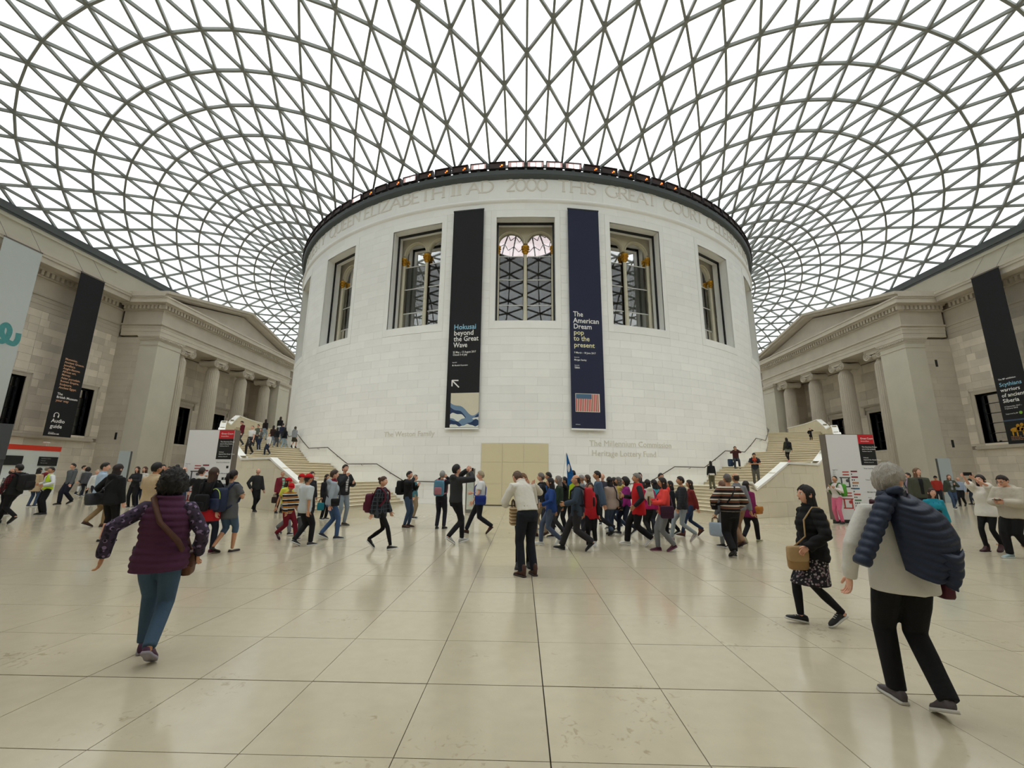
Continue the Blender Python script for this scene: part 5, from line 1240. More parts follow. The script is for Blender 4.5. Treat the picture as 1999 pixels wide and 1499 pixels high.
    if glasses:
        m = MB()
        for sd in (-1, 1): m.tube([(sd*.031+.021*math.cos(q), .098, .012+.017*math.sin(q)) for q in np.linspace(0, 2*PI, 13)], .0025, 5); m.tube([(sd*.052, .098, .016), (sd*.074, .06, .018), (sd*.079, -.005, .012)], .0025, 5)
        m.tube([(-.01, .1, .014), (.01, .1, .014)], .0025, 5); m.V = [toh(v)*k for v in m.V]; m.build('glasses', M_eyed, root)
    info = dict(root=root, P=P0, rz=rz, k=k, wri={s: w*k for s, w in wri.items()}, elb={s: w*k for s, w in elb.items()}, sho={s: w*k for s, w in sho.items()}, T=lambda p: T_(p)*k, H=H, f=f_)
    PEOPLE.append(info); return info
# ---- things people carry
def sbox(mb, c, size, e=.35, mi=0, n=16, M=None):
    c = np.array(c, float); sx, sy, sz = [v/2 for v in size]; rings = []; zz = [-1, -.94, -.75, 0, .75, .94, 1]; sc_ = [.72, .90, 1, 1.03, 1, .90, .72]
    sp_ = lambda v: math.copysign(abs(v)**e, v)
    for z, s in zip(zz, sc_): rings.append([(sx*s*sp_(math.cos(q)), sy*s*sp_(math.sin(q)), sz*z) for q in np.linspace(0, 2*PI, n, endpoint=False)])
    rings = [np.array(r)@(np.array(M).T if M is not None else np.eye(3))+c for r in rings]; mb.loft(rings, mi=mi)
def carried(name, label, cat, who, base):
    k = who['k']; c, s = math.cos(who['rz']), math.sin(who['rz']); b = np.array(base)*k; W = who['P']+np.array((c*b[0]-s*b[1], s*b[0]+c*b[1], b[2]))
    t = thing(name, label, cat, tuple(W), who['rz']); return t, b
def part_of(t, b, k, mb, name, m, smooth=True):
    mb.V = [v*k-b for v in mb.V]; return mb.build(name, m, t, smooth)
def backpack(who, label, col, col2=None, size=(.30, .17, .44), z=1.19, trim=None, one=None):
    y = -.125*who['f']-size[1]/2-.045; t, b = carried('backpack', label, 'backpack', who, (0, y, z-size[2]/2)); k = who['k']; T_ = who['T']; off = T_((0, y, z))/k-np.array((0, y, z)); m1 = cloth(col, rough=.6); m2 = cloth(col2 or col, rough=.6)
    m = MB(); sbox(m, np.array((0, y, z))+off, size, .55); part_of(t, b, k, m, 'main_body', m1)
    m = MB(); sbox(m, np.array((0, y-size[1]/2-.005, z-size[2]*.17))+off, (size[0]*.74, .07, size[2]*.45), .55); part_of(t, b, k, m, 'front_pocket', m2)
    for sd in ((-1, 1) if one is None else (one,)):
        f = who['f']; S = [(sd*.10, y+size[1]/2, z+size[2]*.40), (sd*.115, -.07, 1.445), (sd*.125, .02, 1.435), (sd*.135, .115*f+.02, 1.33), (sd*.14, .125*f+.025, 1.18), (sd*.155*f, .06, 1.05), (sd*.12, y+size[1]/2, z-size[2]*.38)]
        m = MB(); m.tube([T_(p)/k+(0, 0, .0) for p in S], [(.022, .022)]*len(S), 6); part_of(t, b, k, m, 'strap', m2)
    if trim: m = MB(); m.tube([np.array((size[0]*.40*math.cos(q), y-size[1]/2-.01, z+.02+size[2]*.42*math.sin(q)))+off for q in np.linspace(0, PI, 11)], .008, 5); part_of(t, b, k, m, 'trim', mat('trim_'+trim.lstrip('#'), trim, .6))
    m = MB(); m.tube([np.array((-.04, y+.03, z+size[2]*.49))+off, np.array((0, y+.03, z+size[2]*.54))+off, np.array((.04, y+.03, z+size[2]*.49))+off], .010, 5); part_of(t, b, k, m, 'handle', m2); return t
def sidebag(who, label, col, sd=1, size=(.30, .11, .24), z=.86, y=0.0, strap='cross', flap=True, scol=None, cat='bag', name='shoulder_bag', x=None, sw=.016, out=0.0):
    x = sd*(.165*who['f']+.055+size[1]/2) if x is None else x; k = who['k']; t, b = carried(name, label, cat, who, (x, y, z-size[2]/2)); m1 = cloth(col, rough=.6); m2 = cloth(scol or col, rough=.6); Mz = rotm(R(90), 0)
    m = MB(); sbox(m, (x, y, z), size, .45, M=Mz); part_of(t, b, k, m, 'main_body', m1)
    if flap: m = MB(); sbox(m, (x+sd*.012, y, z+size[2]*.18), (size[0]*1.02, size[1]*1.05, size[2]*.66), .4, M=Mz); part_of(t, b, k, m, 'flap', m2 if scol else m1)
    T_ = who['T']; f = who['f']; os_ = -sd if strap == 'cross' else sd
    S = [(x, y-.10, z+size[2]*.35), (sd*.13*f, -.13*f-.02-out, 1.08), (0 if strap == 'cross' else sd*.13, -.135*f-.015-out, 1.25), (os_*.10, -.075-out*.8, 1.43+out*.4), (os_*.11, .02, 1.435+out), (os_*.05 if strap == 'cross' else sd*.13, .12*f+.035, 1.28), (sd*.12*f, .125*f+.03, 1.08), (x, y+.10, z+size[2]*.35)]
    m = MB(); m.tube([T_(p)/k for p in S], [(sw*.5 if sw > .02 else sw, sw)]*len(S), 8); part_of(t, b, k, m, 'strap', m2); return t
def handbag(who, label, col, sd=1, size=(.30, .12, .26), pat=(), name='handbag'):
    w = who['wri'][sd]/who['k']; c = w+np.array((sd*.02, .02, -.20-size[2]/2)); k = who['k']; t, b = carried(name, label, 'bag', who, c-(0, 0, size[2]/2)); Mz = rotm(R(90), 0)
    m = MB(); sbox(m, c, size, .4, M=Mz); part_of(t, b, k, m, 'main_body', cloth(col, *pat))
    for o in (-.03, .03): m = MB(); m.tube([c+(o, -.09, size[2]*.42), c+(o*.6, -.07, size[2]*.5+.10), c+(0, 0, size[2]*.5+.135), c+(o*.6, .07, size[2]*.5+.10), c+(o, .09, size[2]*.42)], .009, 5); part_of(t, b, k, m, 'handle', cloth('#3a2a22'))
    return t
def held(who, label, name, cat, sd, size, col, off=(0, .03, .06)):
    w = who['wri'][sd]/who['k']+np.array(off); k = who['k']; t, b = carried(name, label, cat, who, w-(0, 0, size[2]/2)); m = MB(); m.box(w-np.array(size)/2, w+np.array(size)/2); part_of(t, b, k, m, 'case', mat('held_'+col.lstrip('#'), col, .4), False)
    m = MB(); m.box(w+(-size[0]*.42, size[1]*.5, -size[2]*.42), w+(size[0]*.42, size[1]*.56, size[2]*.42)); part_of(t, b, k, m, 'back_plate', mat('held_back', '#1a1a1c', .3), False); return t
# ================================================================== people of the photograph
BLK = '#19191b'; DN = '#3b4a63'; DND = '#232b3a'; GRY = '#6d6f72'; PHOTO = dict(armL=(-.07, .24, 1.50), armR=(.07, .24, 1.50)); PHONE = dict(armL=(-.07, .27, 1.13), armR=(.07, .27, 1.13))
BS = ('plain', '#1a1a1b', '#222222'); TR = ('trainer', '#3a3a3e', '#d6d6d2'); WT = ('trainer', '#cfcfcc', '#e4e4e0'); BR_ = ('plain', '#4a2e22', '#2a1d17')
# ---- the three near figures
p = person('woman with curly black hair in a purple quilted vest walking away with arms swinging', (279, 1291), 917, 206, [('shirt', '#3a3040', dict(pat=('floral', .85, '#7a6a86,#241f2b', 22))), ('vest', '#4a2740', dict(sl='none', hem=.80, th=.024, collar=1, ridge=(.058, .012)))],
           ('jeans', '#3d5266'), 'curly', '#15110f', 'o', 'f', 'step2', armL=(-.40, -.10, .96), armR=(.28, .10, .92), shoe=('trainer', '#4a2b44', '#8d8790'), fat=1.20, near=True, stride=-.46, hy=8)
sidebag(p, 'brown shoulder bag on a grey strap worn by the woman in the purple vest', '#5a3a26', 1, (.24, .09, .22), .80, .17, scol='#4a2f22', x=.20, sw=.034, out=.045)
p = person('grey haired man in a pale shirt and black trousers with a jacket over his shoulder', (1806, 1392), 905, 168, [('shirt', '#c6c4bc', dict(hem=.80, th=.016, collar=1, flare=.016, slim=.84))], ('trousers', '#121214'), 'thick', '#a39d93', 'f', 'm', 'step2',
           armL=(-.33, .02, .88), armR=(.22, .20, 1.08), shoe=('plain', '#4b4446', '#b9b5ac'), fat=1.10, near=True, stride=-.30, hy=-58, glasses=True)
N1 = p
sidebag(p, 'burgundy leather shoulder bag on the hip of the man in the pale shirt', '#4a1c28', 1, (.24, .08, .18), .84, .06, scol='#3e1823', x=.25)
# the puffer jacket hanging over his shoulder
k = p['k']; T_ = p['T']; t, b = carried('puffer_jacket', 'navy quilted puffer jacket slung over the shoulder of the grey haired man', 'jacket', p, (0, -.2, .95)); M_puf = cloth('#232b3e', rough=.5)
def slab_rows(mb, zs, xl, xr, yb, th, per=.052, amp=.016, n=14):
    rings = []
    for z in zs:
        a, c, y = xl(z), xr(z), yb(z); pu = amp*(abs(math.sin(z*PI/per))-.5); r = []
        for i in range(n): u = i/(n-1); r.append((a+(c-a)*u, y-(th+pu)*(math.sin(PI*min(1, max(0, u)))**.4 if 0 < u < 1 else 0)-.05*math.sin(PI*u), z-.06*math.sin(PI*u*.9)))
        for i in range(n-1, -1, -1): u = i/(n-1); r.append((a+(c-a)*u, y-.05*math.sin(PI*u)+.012, z-.06*math.sin(PI*u*.9)))
        rings.append(r)
    mb.loft(rings)
ip = lambda xs, ys: (lambda z: float(np.interp(z, xs, ys)))
m = MB(); slab_rows(m, np.linspace(.96, 1.50, 64), ip([.96, 1.1, 1.3, 1.46, 1.5], [-.07, -.09, -.11, -.12, -.06]), ip([.96, 1.05, 1.2, 1.35, 1.5], [.15, .25, .28, .23, .08]), ip([.96, 1.25, 1.42, 1.5], [-.20, -.20, -.17, -.10]), .055); part_of(t, b, k, m, 'jacket_body', M_puf)
m = MB(); zz = np.linspace(0, 1, 56); m.tube([(-.10-.25*u, -.17-.05*u, 1.45-.46*u) for u in zz], [(.072*(1-.15*u)+.010*abs(math.sin(u*PI*9)), .040+.012*abs(math.sin(u*PI*9))) for u in zz], 12); part_of(t, b, k, m, 'sleeve', M_puf)
m = MB(); slab_rows(m, np.linspace(.92, 1.14, 26), ip([.92, 1.14], [.10, .04]), ip([.92, 1.0, 1.14], [.18, .24, .26]), ip([.9, 1.14], [-.22, -.24]), .035); part_of(t, b, k, m, 'front_flap', M_puf)
m = MB(); m.tube([(-.08+.05*i/8, -.17-.06*math.sin(i/8*PI), 1.49+.02*math.sin(i/8*PI)) for i in range(9)], .03, 8); part_of(t, b, k, m, 'collar', M_puf)
m = MB(); m.tube([(-.055, -.10, 1.46), (-.04, .0, 1.475), (-.02, .06, 1.44), (.03, .12, 1.38)], .04, 8); part_of(t, b, k, m, 'shoulder_fold', M_puf)
p = person('dark haired woman in a black puffer jacket and floral skirt', (1608, 1221), 945, 268, [('jacket', '#141416', dict(hem=.77, th=.028, collar=1, ridge=(.075, .010)))], ('mini', '#1d1a1e', 'floral', .85, '#6d5a60,#8f8a88', 26), 'mid', '#16110f', 'f', 'f', 'step',
           armL=(-.20, .18, .96), armR=(.24, .02, .92), shoe=('trainer', '#1b1b1d', '#c9c7c0'), near=True, stride=.42)
sidebag(p, 'tan shoulder bag carried in front by the woman in the black puffer jacket', '#9a7a52', -1, (.24, .08, .28), .80, .27, strap='same', scol='#a98d66', x=-.10, sw=.010)
# ---- the embracing couple
p = person('man in a white shirt bending forward to embrace a woman, dark trousers and brown shoes', (1030, 1124), None, 208, [('shirt', '#d3d0c6', dict(hem=.96, th=.016, collar=1))], ('trousers', '#1c2027'), 'crop', '#5a4432', 'f', 'm', 'stand', armL=(-.16, .46, 1.02), armR=(.14, .48, 1.06), shoe=('boot', '#4a2f26', '#2e211c'), lean=27, near=True, H=1.80, hp=-10, belt='#5a4630')
p = person('woman in black leggings hugging the man in the white shirt round his neck', (1021, 1108), 925, 8, [('blouse', '#cbc3b4', dict(hem=.86, th=.02))], ('leggings', '#151518'), 'mid', '#7a5a3a', 'f', 'f', 'stand', armL=(-.14, .40, 1.50), armR=(.02, .42, 1.52), shoe=('boot', '#17171a', '#17171a'), near=True, hy=-20)
q = dict(p); q['wri'] = {1: np.array((.20, .20, 1.30))*p['k'], -1: p['wri'][-1]}
handbag(q, 'striped straw tote hanging beside the embracing couple', '#b79a72', 1, (.34, .12, .32), ('stripe', .9, '#e2d6bd,#7a5c3c', 18), 'tote_bag')
# ---- left side
p = person('bearded man in a black gilet over a red plaid shirt, hand at his mouth', (12, 1022), 904, 272, [('shirt', '#5c1f24', dict(pat=('plaid', .85, '#221416', 16))), ('gilet', '#1d1f20', dict(sl='none', th=.03, collar=1, hem=.84))], ('jeans', '#141416'), 'short', '#1a1310', 'f', 'm', 'walk', armR=(.06, .20, 1.46), armL=(-.27, .12, .86), shoe=BS)
backpack(p, 'round black leather backpack on the man in the red plaid shirt', '#1a1a1c', size=(.34, .24, .46))
p = person('museum attendant in a yellow hi-vis vest with white sleeves and black trousers', (81, 1004), 912, 338, [('shirt', '#d6d8da', dict(collar=1)), ('hi_vis_vest', '#b9d22c', dict(sl='none', th=.016, bands=1, hem=.88, front=('#dcdcdc',)))], ('baggy', '#17181a'), 'short', '#17110f', 'o', 'm', 'stand', armL=(-.20, .20, 1.05), armR=(.16, .20, 1.08), shoe=BS, tie='#1b1c2c', hy=25)
person('person in a beige coat and jeans standing behind the hi-vis attendant', (60, 989), 913, 186, [('coat', '#b59f80', dict(hem=.66, th=.02, flare=.02))], ('jeans', DN), 'long', '#17120f', 'f', 'f', shoe=TR)
person('person in a maroon top with grey hair near the ticket kiosk', (77, 984), 911, 170, [('jumper', '#6a1f2a')], ('trousers', BLK), 'short', '#7f7768', 'f', 'm')
person('person in a grey patterned top just behind the red plaid shirt', (3, 1006), 916, 200, [('top', '#77777a', dict(pat=('floral', .85, '#2c2c2e,#d0d0d0', 16)))], ('trousers', BLK), 'short', '#3a2a22', 'f', 'f')
person('young man in a grey zip hoodie and navy track pants walking towards the camera', (127, 984), 904, 350, [('hoodie', '#54585b', dict(hood=1, th=.018))], ('baggy', '#1c1e2a'), 'short', '#1a1411', 'f', 'm', 'step', shoe=BS)
person('man with dark hair in a pale top behind the grey hoodie', (152, 968), 908, 120, [('jumper', '#a7a49f')], ('jeans', DND), 'short', '#241a15', 'f', 'm', 'step')
p = person('woman with dark curly hair and grey scarf holding a white bag', (160, 972), 912, 205, [('coat', '#4b4d52', dict(hem=.80, th=.018))], ('leggings', '#22252c'), 'curly', '#1f1715', 'f', 'f', 'step', scarf='#8a8c92', shoe=TR)
handbag(p, 'white paper carrier bag held by the woman with the grey scarf', '#d4d6d4', -1, (.32, .12, .30), (), 'carrier_bag')
p = person('older person in a white jacket with dark trousers and a small red bag', (177, 986), 916, 80, [('jacket', '#c9c9c6', dict(th=.02, hem=.78))], ('trousers', '#22232a'), 'crop', '#b9a58a', 'f', 'f', 'step')
handbag(p, 'small red handbag held by the person in the white jacket', '#7f1f28', -1, (.20, .10, .20))
person('man in a light blue shirt and khaki chinos seen from behind', (181, 1029), 902, 150, [('shirt', '#9fb2c4', dict(collar=1, hem=.78, th=.018, flare=.01))], ('trousers', '#8a7353'), 'short', '#1b1512', 'f', 'm', 'step', shoe=BR_, hy=-25)
p = person('woman in a black hoodie and cropped black trousers with a grey messenger bag', (202, 1057), 906, 178, [('hoodie', '#191a1c', dict(hood=1, th=.024, hem=.80))], ('capri', '#141416'), 'bob', '#241713', 'f', 'f', 'stand', armL=(-.30, .12, .98), shoe=('flat', '#1c1714', '#1c1714'), fat=1.08)
sidebag(p, 'grey canvas messenger bag on the woman in the black hoodie', '#34363a', -1, (.36, .12, .26), .92, -.12)
person('man in a beige polo shirt and black shorts standing with his back to the camera', (277, 1074), 903, 168, [('polo_shirt', '#b7a283', dict(sl='short', th=.020, collar=1, hem=.88))], ('shorts', '#141416'), 'short', '#15110f', 'o', 'm', 'stand', armL=(-.30, .10, .86), armR=(.22, .28, 1.1), shoe=BS, fat=1.14)
person('woman with dark hair facing the camera, first of two faces beside the beige polo shirt', (255, 991), 911, 5, [('top', '#26272a')], ('trousers', BLK), 'long', '#2a1a14', 'f', 'f', **PHONE)
person('woman with long auburn hair in a white top facing the camera', (270, 990), 911, 355, [('top', '#cfcac2')], ('jeans', DND), 'long', '#4a2a1d', 'f', 'f')
person('man in a black jacket raising a camera behind the beige polo shirt', (303, 1000), 907, 60, [('jacket', '#222326', dict(th=.02))], ('trousers', BLK), 'short', '#17120f', 'f', 'm', **PHOTO)
person('person with brown hair seen from behind beside the bald man', (322, 1008), 914, 185, [('jumper', '#2d2f36')], ('trousers', '#25262b'), 'short', '#2b1d16', 'f', 'm')
person('bald man in a dark jacket looking at the map board', (345, 1006), 912, 175, [('jacket', '#33363c', dict(th=.016))], ('jeans', DN), 'balding', '#6b5a4a', 'f', 'm')
person('person with black hair at the back of the map board crowd', (334, 984), 907, 190, [('jacket', '#1d1e22')], ('trousers', BLK), 'short', '#131010', 'o', 'm')
person('dark haired person in grey at the back beside the tan face', (318, 986), 911, 20, [('jumper', '#55585c')], ('jeans', DND), 'bob', '#20160f', 'f', 'f')
person('short haired woman in a black top and white collar by the map board', (374, 1046), 912, 195, [('top', '#17181a', dict(th=.014))], ('jeans', '#4d5b70'), 'crop', '#2b1e17', 'f', 'f', 'stand', armL=(-.12, .22, 1.40), armR=(.24, .1, .9), shoe=WT, scarf='#cfcfcc')
p = person('woman with long brown hair, black top and a red jacket tied round her waist', (393, 1083), 911, 183, [('top', '#161618', dict(th=.016)), ('tied_jacket', '#a81e26', dict(sl='none', hem=.66, th=.03, flare=.035, zmax=1.06))], ('jeans', '#222a36'), 'long', '#3d2a20', 'f', 'f', 'step', shoe=('trainer', '#5a2038', '#c9bfb4'))
backpack(p, 'small black leather backpack on the woman with the red jacket', '#17171a', size=(.26, .14, .32), z=1.02)
p = person('woman with a dark ponytail in a grey tunic and denim capris', (433, 1079), 916, 172, [('tunic', '#54565a', dict(sl='short', hem=.70, th=.020, flare=.012))], ('capri', '#465c74'), 'pony', '#1a1210', 'm', 'f', 'step', armR=(.12, .22, 1.15), shoe=('flat', '#2b2422', '#2b2422'), fat=1.12)
backpack(p, 'navy backpack with lime trim hanging from the shoulder of the woman in grey', '#232c44', '#2c3550', size=(.32, .20, .48), z=1.10, trim='#b9cf5a', one=1)
person('grey bearded man in a charcoal jumper and black trousers by the staircase wall', (494, 998), 914, 62, [('jumper', '#2b2c2d', dict(th=.02))], ('trousers', '#151517'), 'balding', '#6f675d', 'f', 'm', 'step', shoe=BS, armR=(.26, .08, .92))
p = person('older woman in a dark red coat over a mint top with short fair hair', (543, 1001), 919, 55, [('top', '#6fae90'), ('coat', '#6f1f2c', dict(hem=.72, th=.02, front=('#79b79b',)))], ('trousers', '#2a1c22'), 'crop', '#a58f73', 'f', 'f', 'stand', shoe=BS, glasses=True)
handbag(p, 'dark brown handbag held by the woman in the red coat', '#2a1c1a', 1, (.32, .12, .24))
RC_ = '#b8161e'
person('child in a red cap and yellow shirt with grey trousers', (551, 1044), 931, 75, [('tee', '#c9c850', dict(sl='short'))], ('trousers', '#77777a'), 'mid', '#2a1a13', 'm', 'f', 'walk', cap=(RC_, True), shoe=TR)
person('child in a red cap and white top behind the striped jumper', (577, 1038), 924, 80, [('tee', '#d6d4cf', dict(sl='short'))], ('trousers', '#4b4c50'), 'short', '#2d1f18', 'f', 'm', 'step', cap=(RC_, True), shoe=TR)
p = person('child in a red cap, striped jumper and maroon trousers', (556, 1055), 940, 72, [('jumper', '#1f1f2a', dict(th=.024, hem=.80, pat=('stripe', .85, '#c9842c,#d8d2c0', 9)))], ('trousers', '#6d1524'), 'short', '#17110f', 'o', 'm', 'walk2', cap=(RC_, True), shoe=('trainer', '#3a1a1c', '#cfcac2'), hy=-30, hp=-18, armL=(-.20, .22, .95))
held(p, 'pale clipboard held by the child in the striped jumper', 'clipboard', 'clipboard', -1, (.24, .015, .32), '#b4b9bc', (0, .05, -.10))
person('teenager in a red cap and pale grey T-shirt seen from behind', (588, 1066), 924, 150, [('tee', '#b9c0c2', dict(sl='half', th=.026, hem=.78))], ('trousers', '#1a1a1d'), 'short', '#1c1411', 'o', 'm', 'step', cap=(RC_, True), shoe=TR)
person('person in black behind the teenager in the pale grey T-shirt', (599, 1020), 921, 60, [('jacket', '#222327')], ('trousers', BLK), 'mid', '#1b1412', 'f', 'f', shoe=BR_)
p = person('woman in a pale blue hoodie and jeans with a thin black strap across her back', (640, 1053), 916, 128, [('hoodie', '#97a1aa', dict(hood=1, th=.020, hem=.84))], ('jeans', '#41597f'), 'short', '#3a2a20', 'f', 'f', 'step', shoe=('trainer', '#2a2f3c', '#d0d0cc'), scarf='#7a2230')
sidebag(p, 'small black crossbody bag on the woman in the pale hoodie', '#1b1b1e', 1, (.20, .07, .18), .90, .02)
person('tall man in a dark jacket over a striped T-shirt, hand at his collar', (664, 1026), 907, 62, [('tee', '#c8c8c6', dict(pat=('stripe', .85, '#23252e', 14))), ('jacket', '#26272a', dict(th=.024, front=('#c8c8c6', 'stripe', .85, '#23252e', 14)))], ('jeans', '#7d8892'), 'short', '#1d1512', 'f', 'm', 'stand', armR=(.08, .17, 1.36), armL=(-.12, .24, 1.18), shoe=('trainer', '#3a352e', '#6a6458'), hy=-10)
p = person('black haired person with a teal bag beside the staircase pier', (630, 1014), 926, 70, [('jacket', '#1c1c20')], ('trousers', '#18181b'), 'bob', '#121011', 'm', 'f')
handbag(p, 'teal bag held by the black haired person by the staircase', '#1f6f7c', 1, (.28, .1, .28))
# ---- centre
p = person('young woman in a dark plaid shirt and black leggings with a maroon backpack', (738, 1072), 928, 86, [('shirt', '#1c1d22', dict(hem=.74, th=.024, pat=('plaid', .85, '#3d424a', 12)))], ('leggings', '#121214'), 'bun', '#4a3020', 'f', 'f', 'walk', shoe=('trainer', '#1a1a1b', '#dcdcd8'))
backpack(p, 'maroon drawstring backpack with white stripes on the girl in plaid', '#4f1628', '#5a1a2e', size=(.32, .20, .44), z=1.08)
p = person('man in a black jumper and jeans holding a phone to his face', (793, 1029), 920, 80, [('jumper', '#1d1e21', dict(th=.016))], ('jeans', '#36465c'), 'short', '#17110f', 'f', 'm', 'stand', armR=(.10, .20, 1.48), armL=(-.06, .28, 1.26), shoe=BR_)
backpack(p, 'black backpack on the man in the black jumper', '#161618', size=(.30, .20, .44))
person('person in teal and khaki half hidden behind the man in the black jumper', (806, 1012), 927, 85, [('jacket', '#3c6a74')], ('trousers', '#8c7a60'), 'short', '#4a3a2a', 'f', 'f')
p = person('grey haired man photographing the building with a patterned blue backpack', (859, 1032), 919, 172, [('jumper', '#1f2028', dict(th=.014))], ('trousers', '#22202a'), 'short', '#8f8d8a', 'm', 'm', 'stand', shoe=BS, **PHOTO)
backpack(p, 'blue and pink patterned backpack on the grey haired photographer', '#4f7c94', '#a06a74', size=(.30, .18, .46))
p = person('tall young man in a charcoal hoodie with both arms raised taking a picture', (887, 1062), 905, 132, [('hoodie', '#303133', dict(hood=1, th=.018, hem=.88))], ('jeans', '#17181b'), 'short', '#17120f', 'f', 'm', 'step2', armL=(-.06, .30, 1.58), armR=(.14, .27, 1.52), shoe=('trainer', '#a9a9a6', '#dededa'), stride=-.46, hp=8)
held(p, 'small camera held up by the man in the charcoal hoodie', 'camera', 'camera', 1, (.11, .05, .07), '#1a1a1c', (-.1, .09, .08))
p = person('bearded man in a white T-shirt and black trousers with a blue bag', (936, 1042), 917, 272, [('tee', '#d2d3d2', dict(sl='short', th=.022, hem=.84))], ('trousers', '#1b1c22'), 'short', '#9c8d74', 'f', 'm', 'walk', armR=(.16, .24, 1.10), armL=(-.27, .18, .90), shoe=BR_, stride=.72)
sidebag(p, 'bright blue shoulder bag on the man in the white T-shirt', '#22377f', -1, (.30, .10, .24), .90, -.02, scol='#1b2f7c')
# ---- tour group walking left
G_ = 'tour group crossing the court'
p = person('man with short grey hair and khaki trousers at the head of the tour group', (1057, 1048), 922, 255, [('jacket', '#33363a')], ('trousers', '#8d7c66'), 'short', '#6f675f', 'f', 'm', 'step', shoe=BR_)
backpack(p, 'dark grey backpack on the grey haired man leading the group', '#26282b', size=(.32, .2, .46))
p = person('woman with black bobbed hair in a royal blue jumper and blue-grey trousers', (1076, 1066), 931, 268, [('jumper', '#1f3d78', dict(th=.018))], ('trousers', '#4b566c'), 'bob', '#171213', 'm', 'f', 'walk', shoe=WT, armL=(-.20, .22, 1.04), stride=.5)
held(p, 'white leaflet in the hands of the woman in royal blue', 'leaflet', 'paper', -1, (.16, .012, .22), '#d8dad8', (.0, .08, .02))
person('man in a bright blue jacket behind the woman in royal blue', (1072, 1036), 921, 262, [('jacket', '#2f5a98')], ('trousers', '#2a2c33'), 'short', '#17120f', 'm', 'm', 'step')
person('grey haired woman in a dark green jacket in the tour group', (1092, 1050), 928, 265, [('jacket', '#243328')], ('trousers', '#2b2c30'), 'bob', '#77716b', 'm', 'f', 'step')
p = person('man in a slate jacket and charcoal trousers striding, thinning crown, red backpack', (1128, 1075), 924, 264, [('jacket', '#34404e', dict(th=.022, hem=.78))], ('baggy', '#2b2a2c'), 'balding', '#1a1412', 'm', 'm', 'walk', armL=(-.18, .26, 1.06), shoe=BS, stride=.70)
backpack(p, 'red and black backpack on the man in the slate jacket', '#a81c26', '#1d1a1c', size=(.32, .20, .46))
person('dark skinned steward in a neon yellow vest among the tour group', (1121, 1030), 918, 195, [('shirt', '#22252c'), ('hi_vis_vest', '#b6d526', dict(sl='none', th=.02, collar=1))], ('trousers', BLK), 'crop', '#100d0c', 'd', 'm')
p = person('tour guide in black with a raised arm holding up a blue flag', (1104, 1040), 931, 270, [('jacket', '#17181b')], ('trousers', BLK), 'short', '#15110f', 'm', 'm', 'stand', armL=(-.12, .10, 1.50)); FL = p
w_ = p['wri'][-1]; c_, s_ = math.cos(p['rz']), math.sin(p['rz']); W = p['P']+np.array((c_*w_[0]-s_*w_[1], s_*w_[0]+c_*w_[1], w_[2])); tip = on_plane(1105.5, 883, 1, W[1])
t = thing('tour_flag', 'blue triangular tour flag on a thin pole above the crowd', 'flag', tuple(W)); m = MB(); m.tube([W-W, tip-W], .010, 6); m.build('pole', M_white, t)
fz = tip[2]-W[2]; m = MB(); m.add([tip-W+(0, 0, 0), tip-W+(.02, 0, -.04), tip-W+(.25, .03, -.80), tip-W+(.02, 0, -.95), tip-W+(0, .01, -.02), tip-W+(.02, .01, -.06), tip-W+(.25, .04, -.82), tip-W+(.02, .01, -.97)], [(0, 1, 2, 3), (7, 6, 5, 4), (0, 3, 7, 4), (1, 5, 6, 2), (2, 6, 7, 3), (0, 4, 5, 1)]); m.build('pennant', cloth('#1f5fa0'), t)
m = MB(); m.add([tip-W+(.06+.04*math.cos(q), -.012, -.45+.12*math.sin(q)) for q in np.linspace(0, 2*PI, 10, endpoint=False)], [tuple(range(10))]); m.build('emblem', M_white, t)
person('short woman in a red padded vest with black sleeves facing the camera', (1156, 1068), 941, 345, [('top', '#151517'), ('vest', '#b3202a', dict(sl='none', th=.03, collar=1, hem=.74))], ('trousers', '#141416'), 'bob', '#241a16', 'm', 'f', 'step', shoe=WT)
person('grey haired man half hidden behind the red vest, pale collar', (1138, 1034), 926, 268, [('jacket', '#6f7378')], ('trousers', '#33353a'), 'short', '#8f8b86', 'm', 'm', 'step')
person('brown haired woman behind the woman in the red vest', (1150, 1038), 926, 275, [('jacket', '#7a5d5a')], ('trousers', '#3b3d46'), 'bob', '#3c2a20', 'm', 'f', 'step')
person('tall man in a denim jacket taking a long stride', (1170, 1046), 916, 266, [('jacket', '#46566a', dict(th=.024, hem=.78))], ('trousers', '#23242a'), 'short', '#17120f', 'm', 'm', 'walk2', shoe=BS, stride=-.85)
person('bald man facing the camera behind the tour group', (1179, 1024), 924, 350, [('jacket', '#3d3a44')], ('trousers', BLK), 'balding', '#8a7a68', 'f', 'm')
p = person('woman with black bobbed hair in a beige coat and jeans seen from behind', (1194, 1045), 930, 205, [('coat', '#a6948a', dict(th=.022, hem=.76))], ('jeans', '#44536a'), 'bob', '#171213', 'm', 'f', 'step', shoe=BS)
sidebag(p, 'large black shoulder bag on the woman in the beige coat', '#16161a', 1, (.34, .12, .30), .86, -.04, strap='same')
person('grey haired person in a mustard yellow jacket in the tour group', (1212, 1041), 930, 266, [('jacket', '#b3a04e', dict(th=.02, hood=1))], ('jeans', '#41506a'), 'bob', '#5f5a56', 'm', 'f', 'walk', shoe=WT, stride=.5)
person('curly haired woman in a magenta jacket in the tour group', (1226, 1044), 931, 266, [('jacket', '#8a2470', dict(th=.02))], ('trousers', '#22283a'), 'curly', '#16110f', 'm', 'f', 'walk', shoe=TR, stride=.5)
person('woman in a dusty pink jacket between the beige coat and the yellow jacket', (1203, 1033), 931, 268, [('jacket', '#9c6f76')], ('trousers', '#2c2d33'), 'bob', '#1a1412', 'm', 'f', 'step')
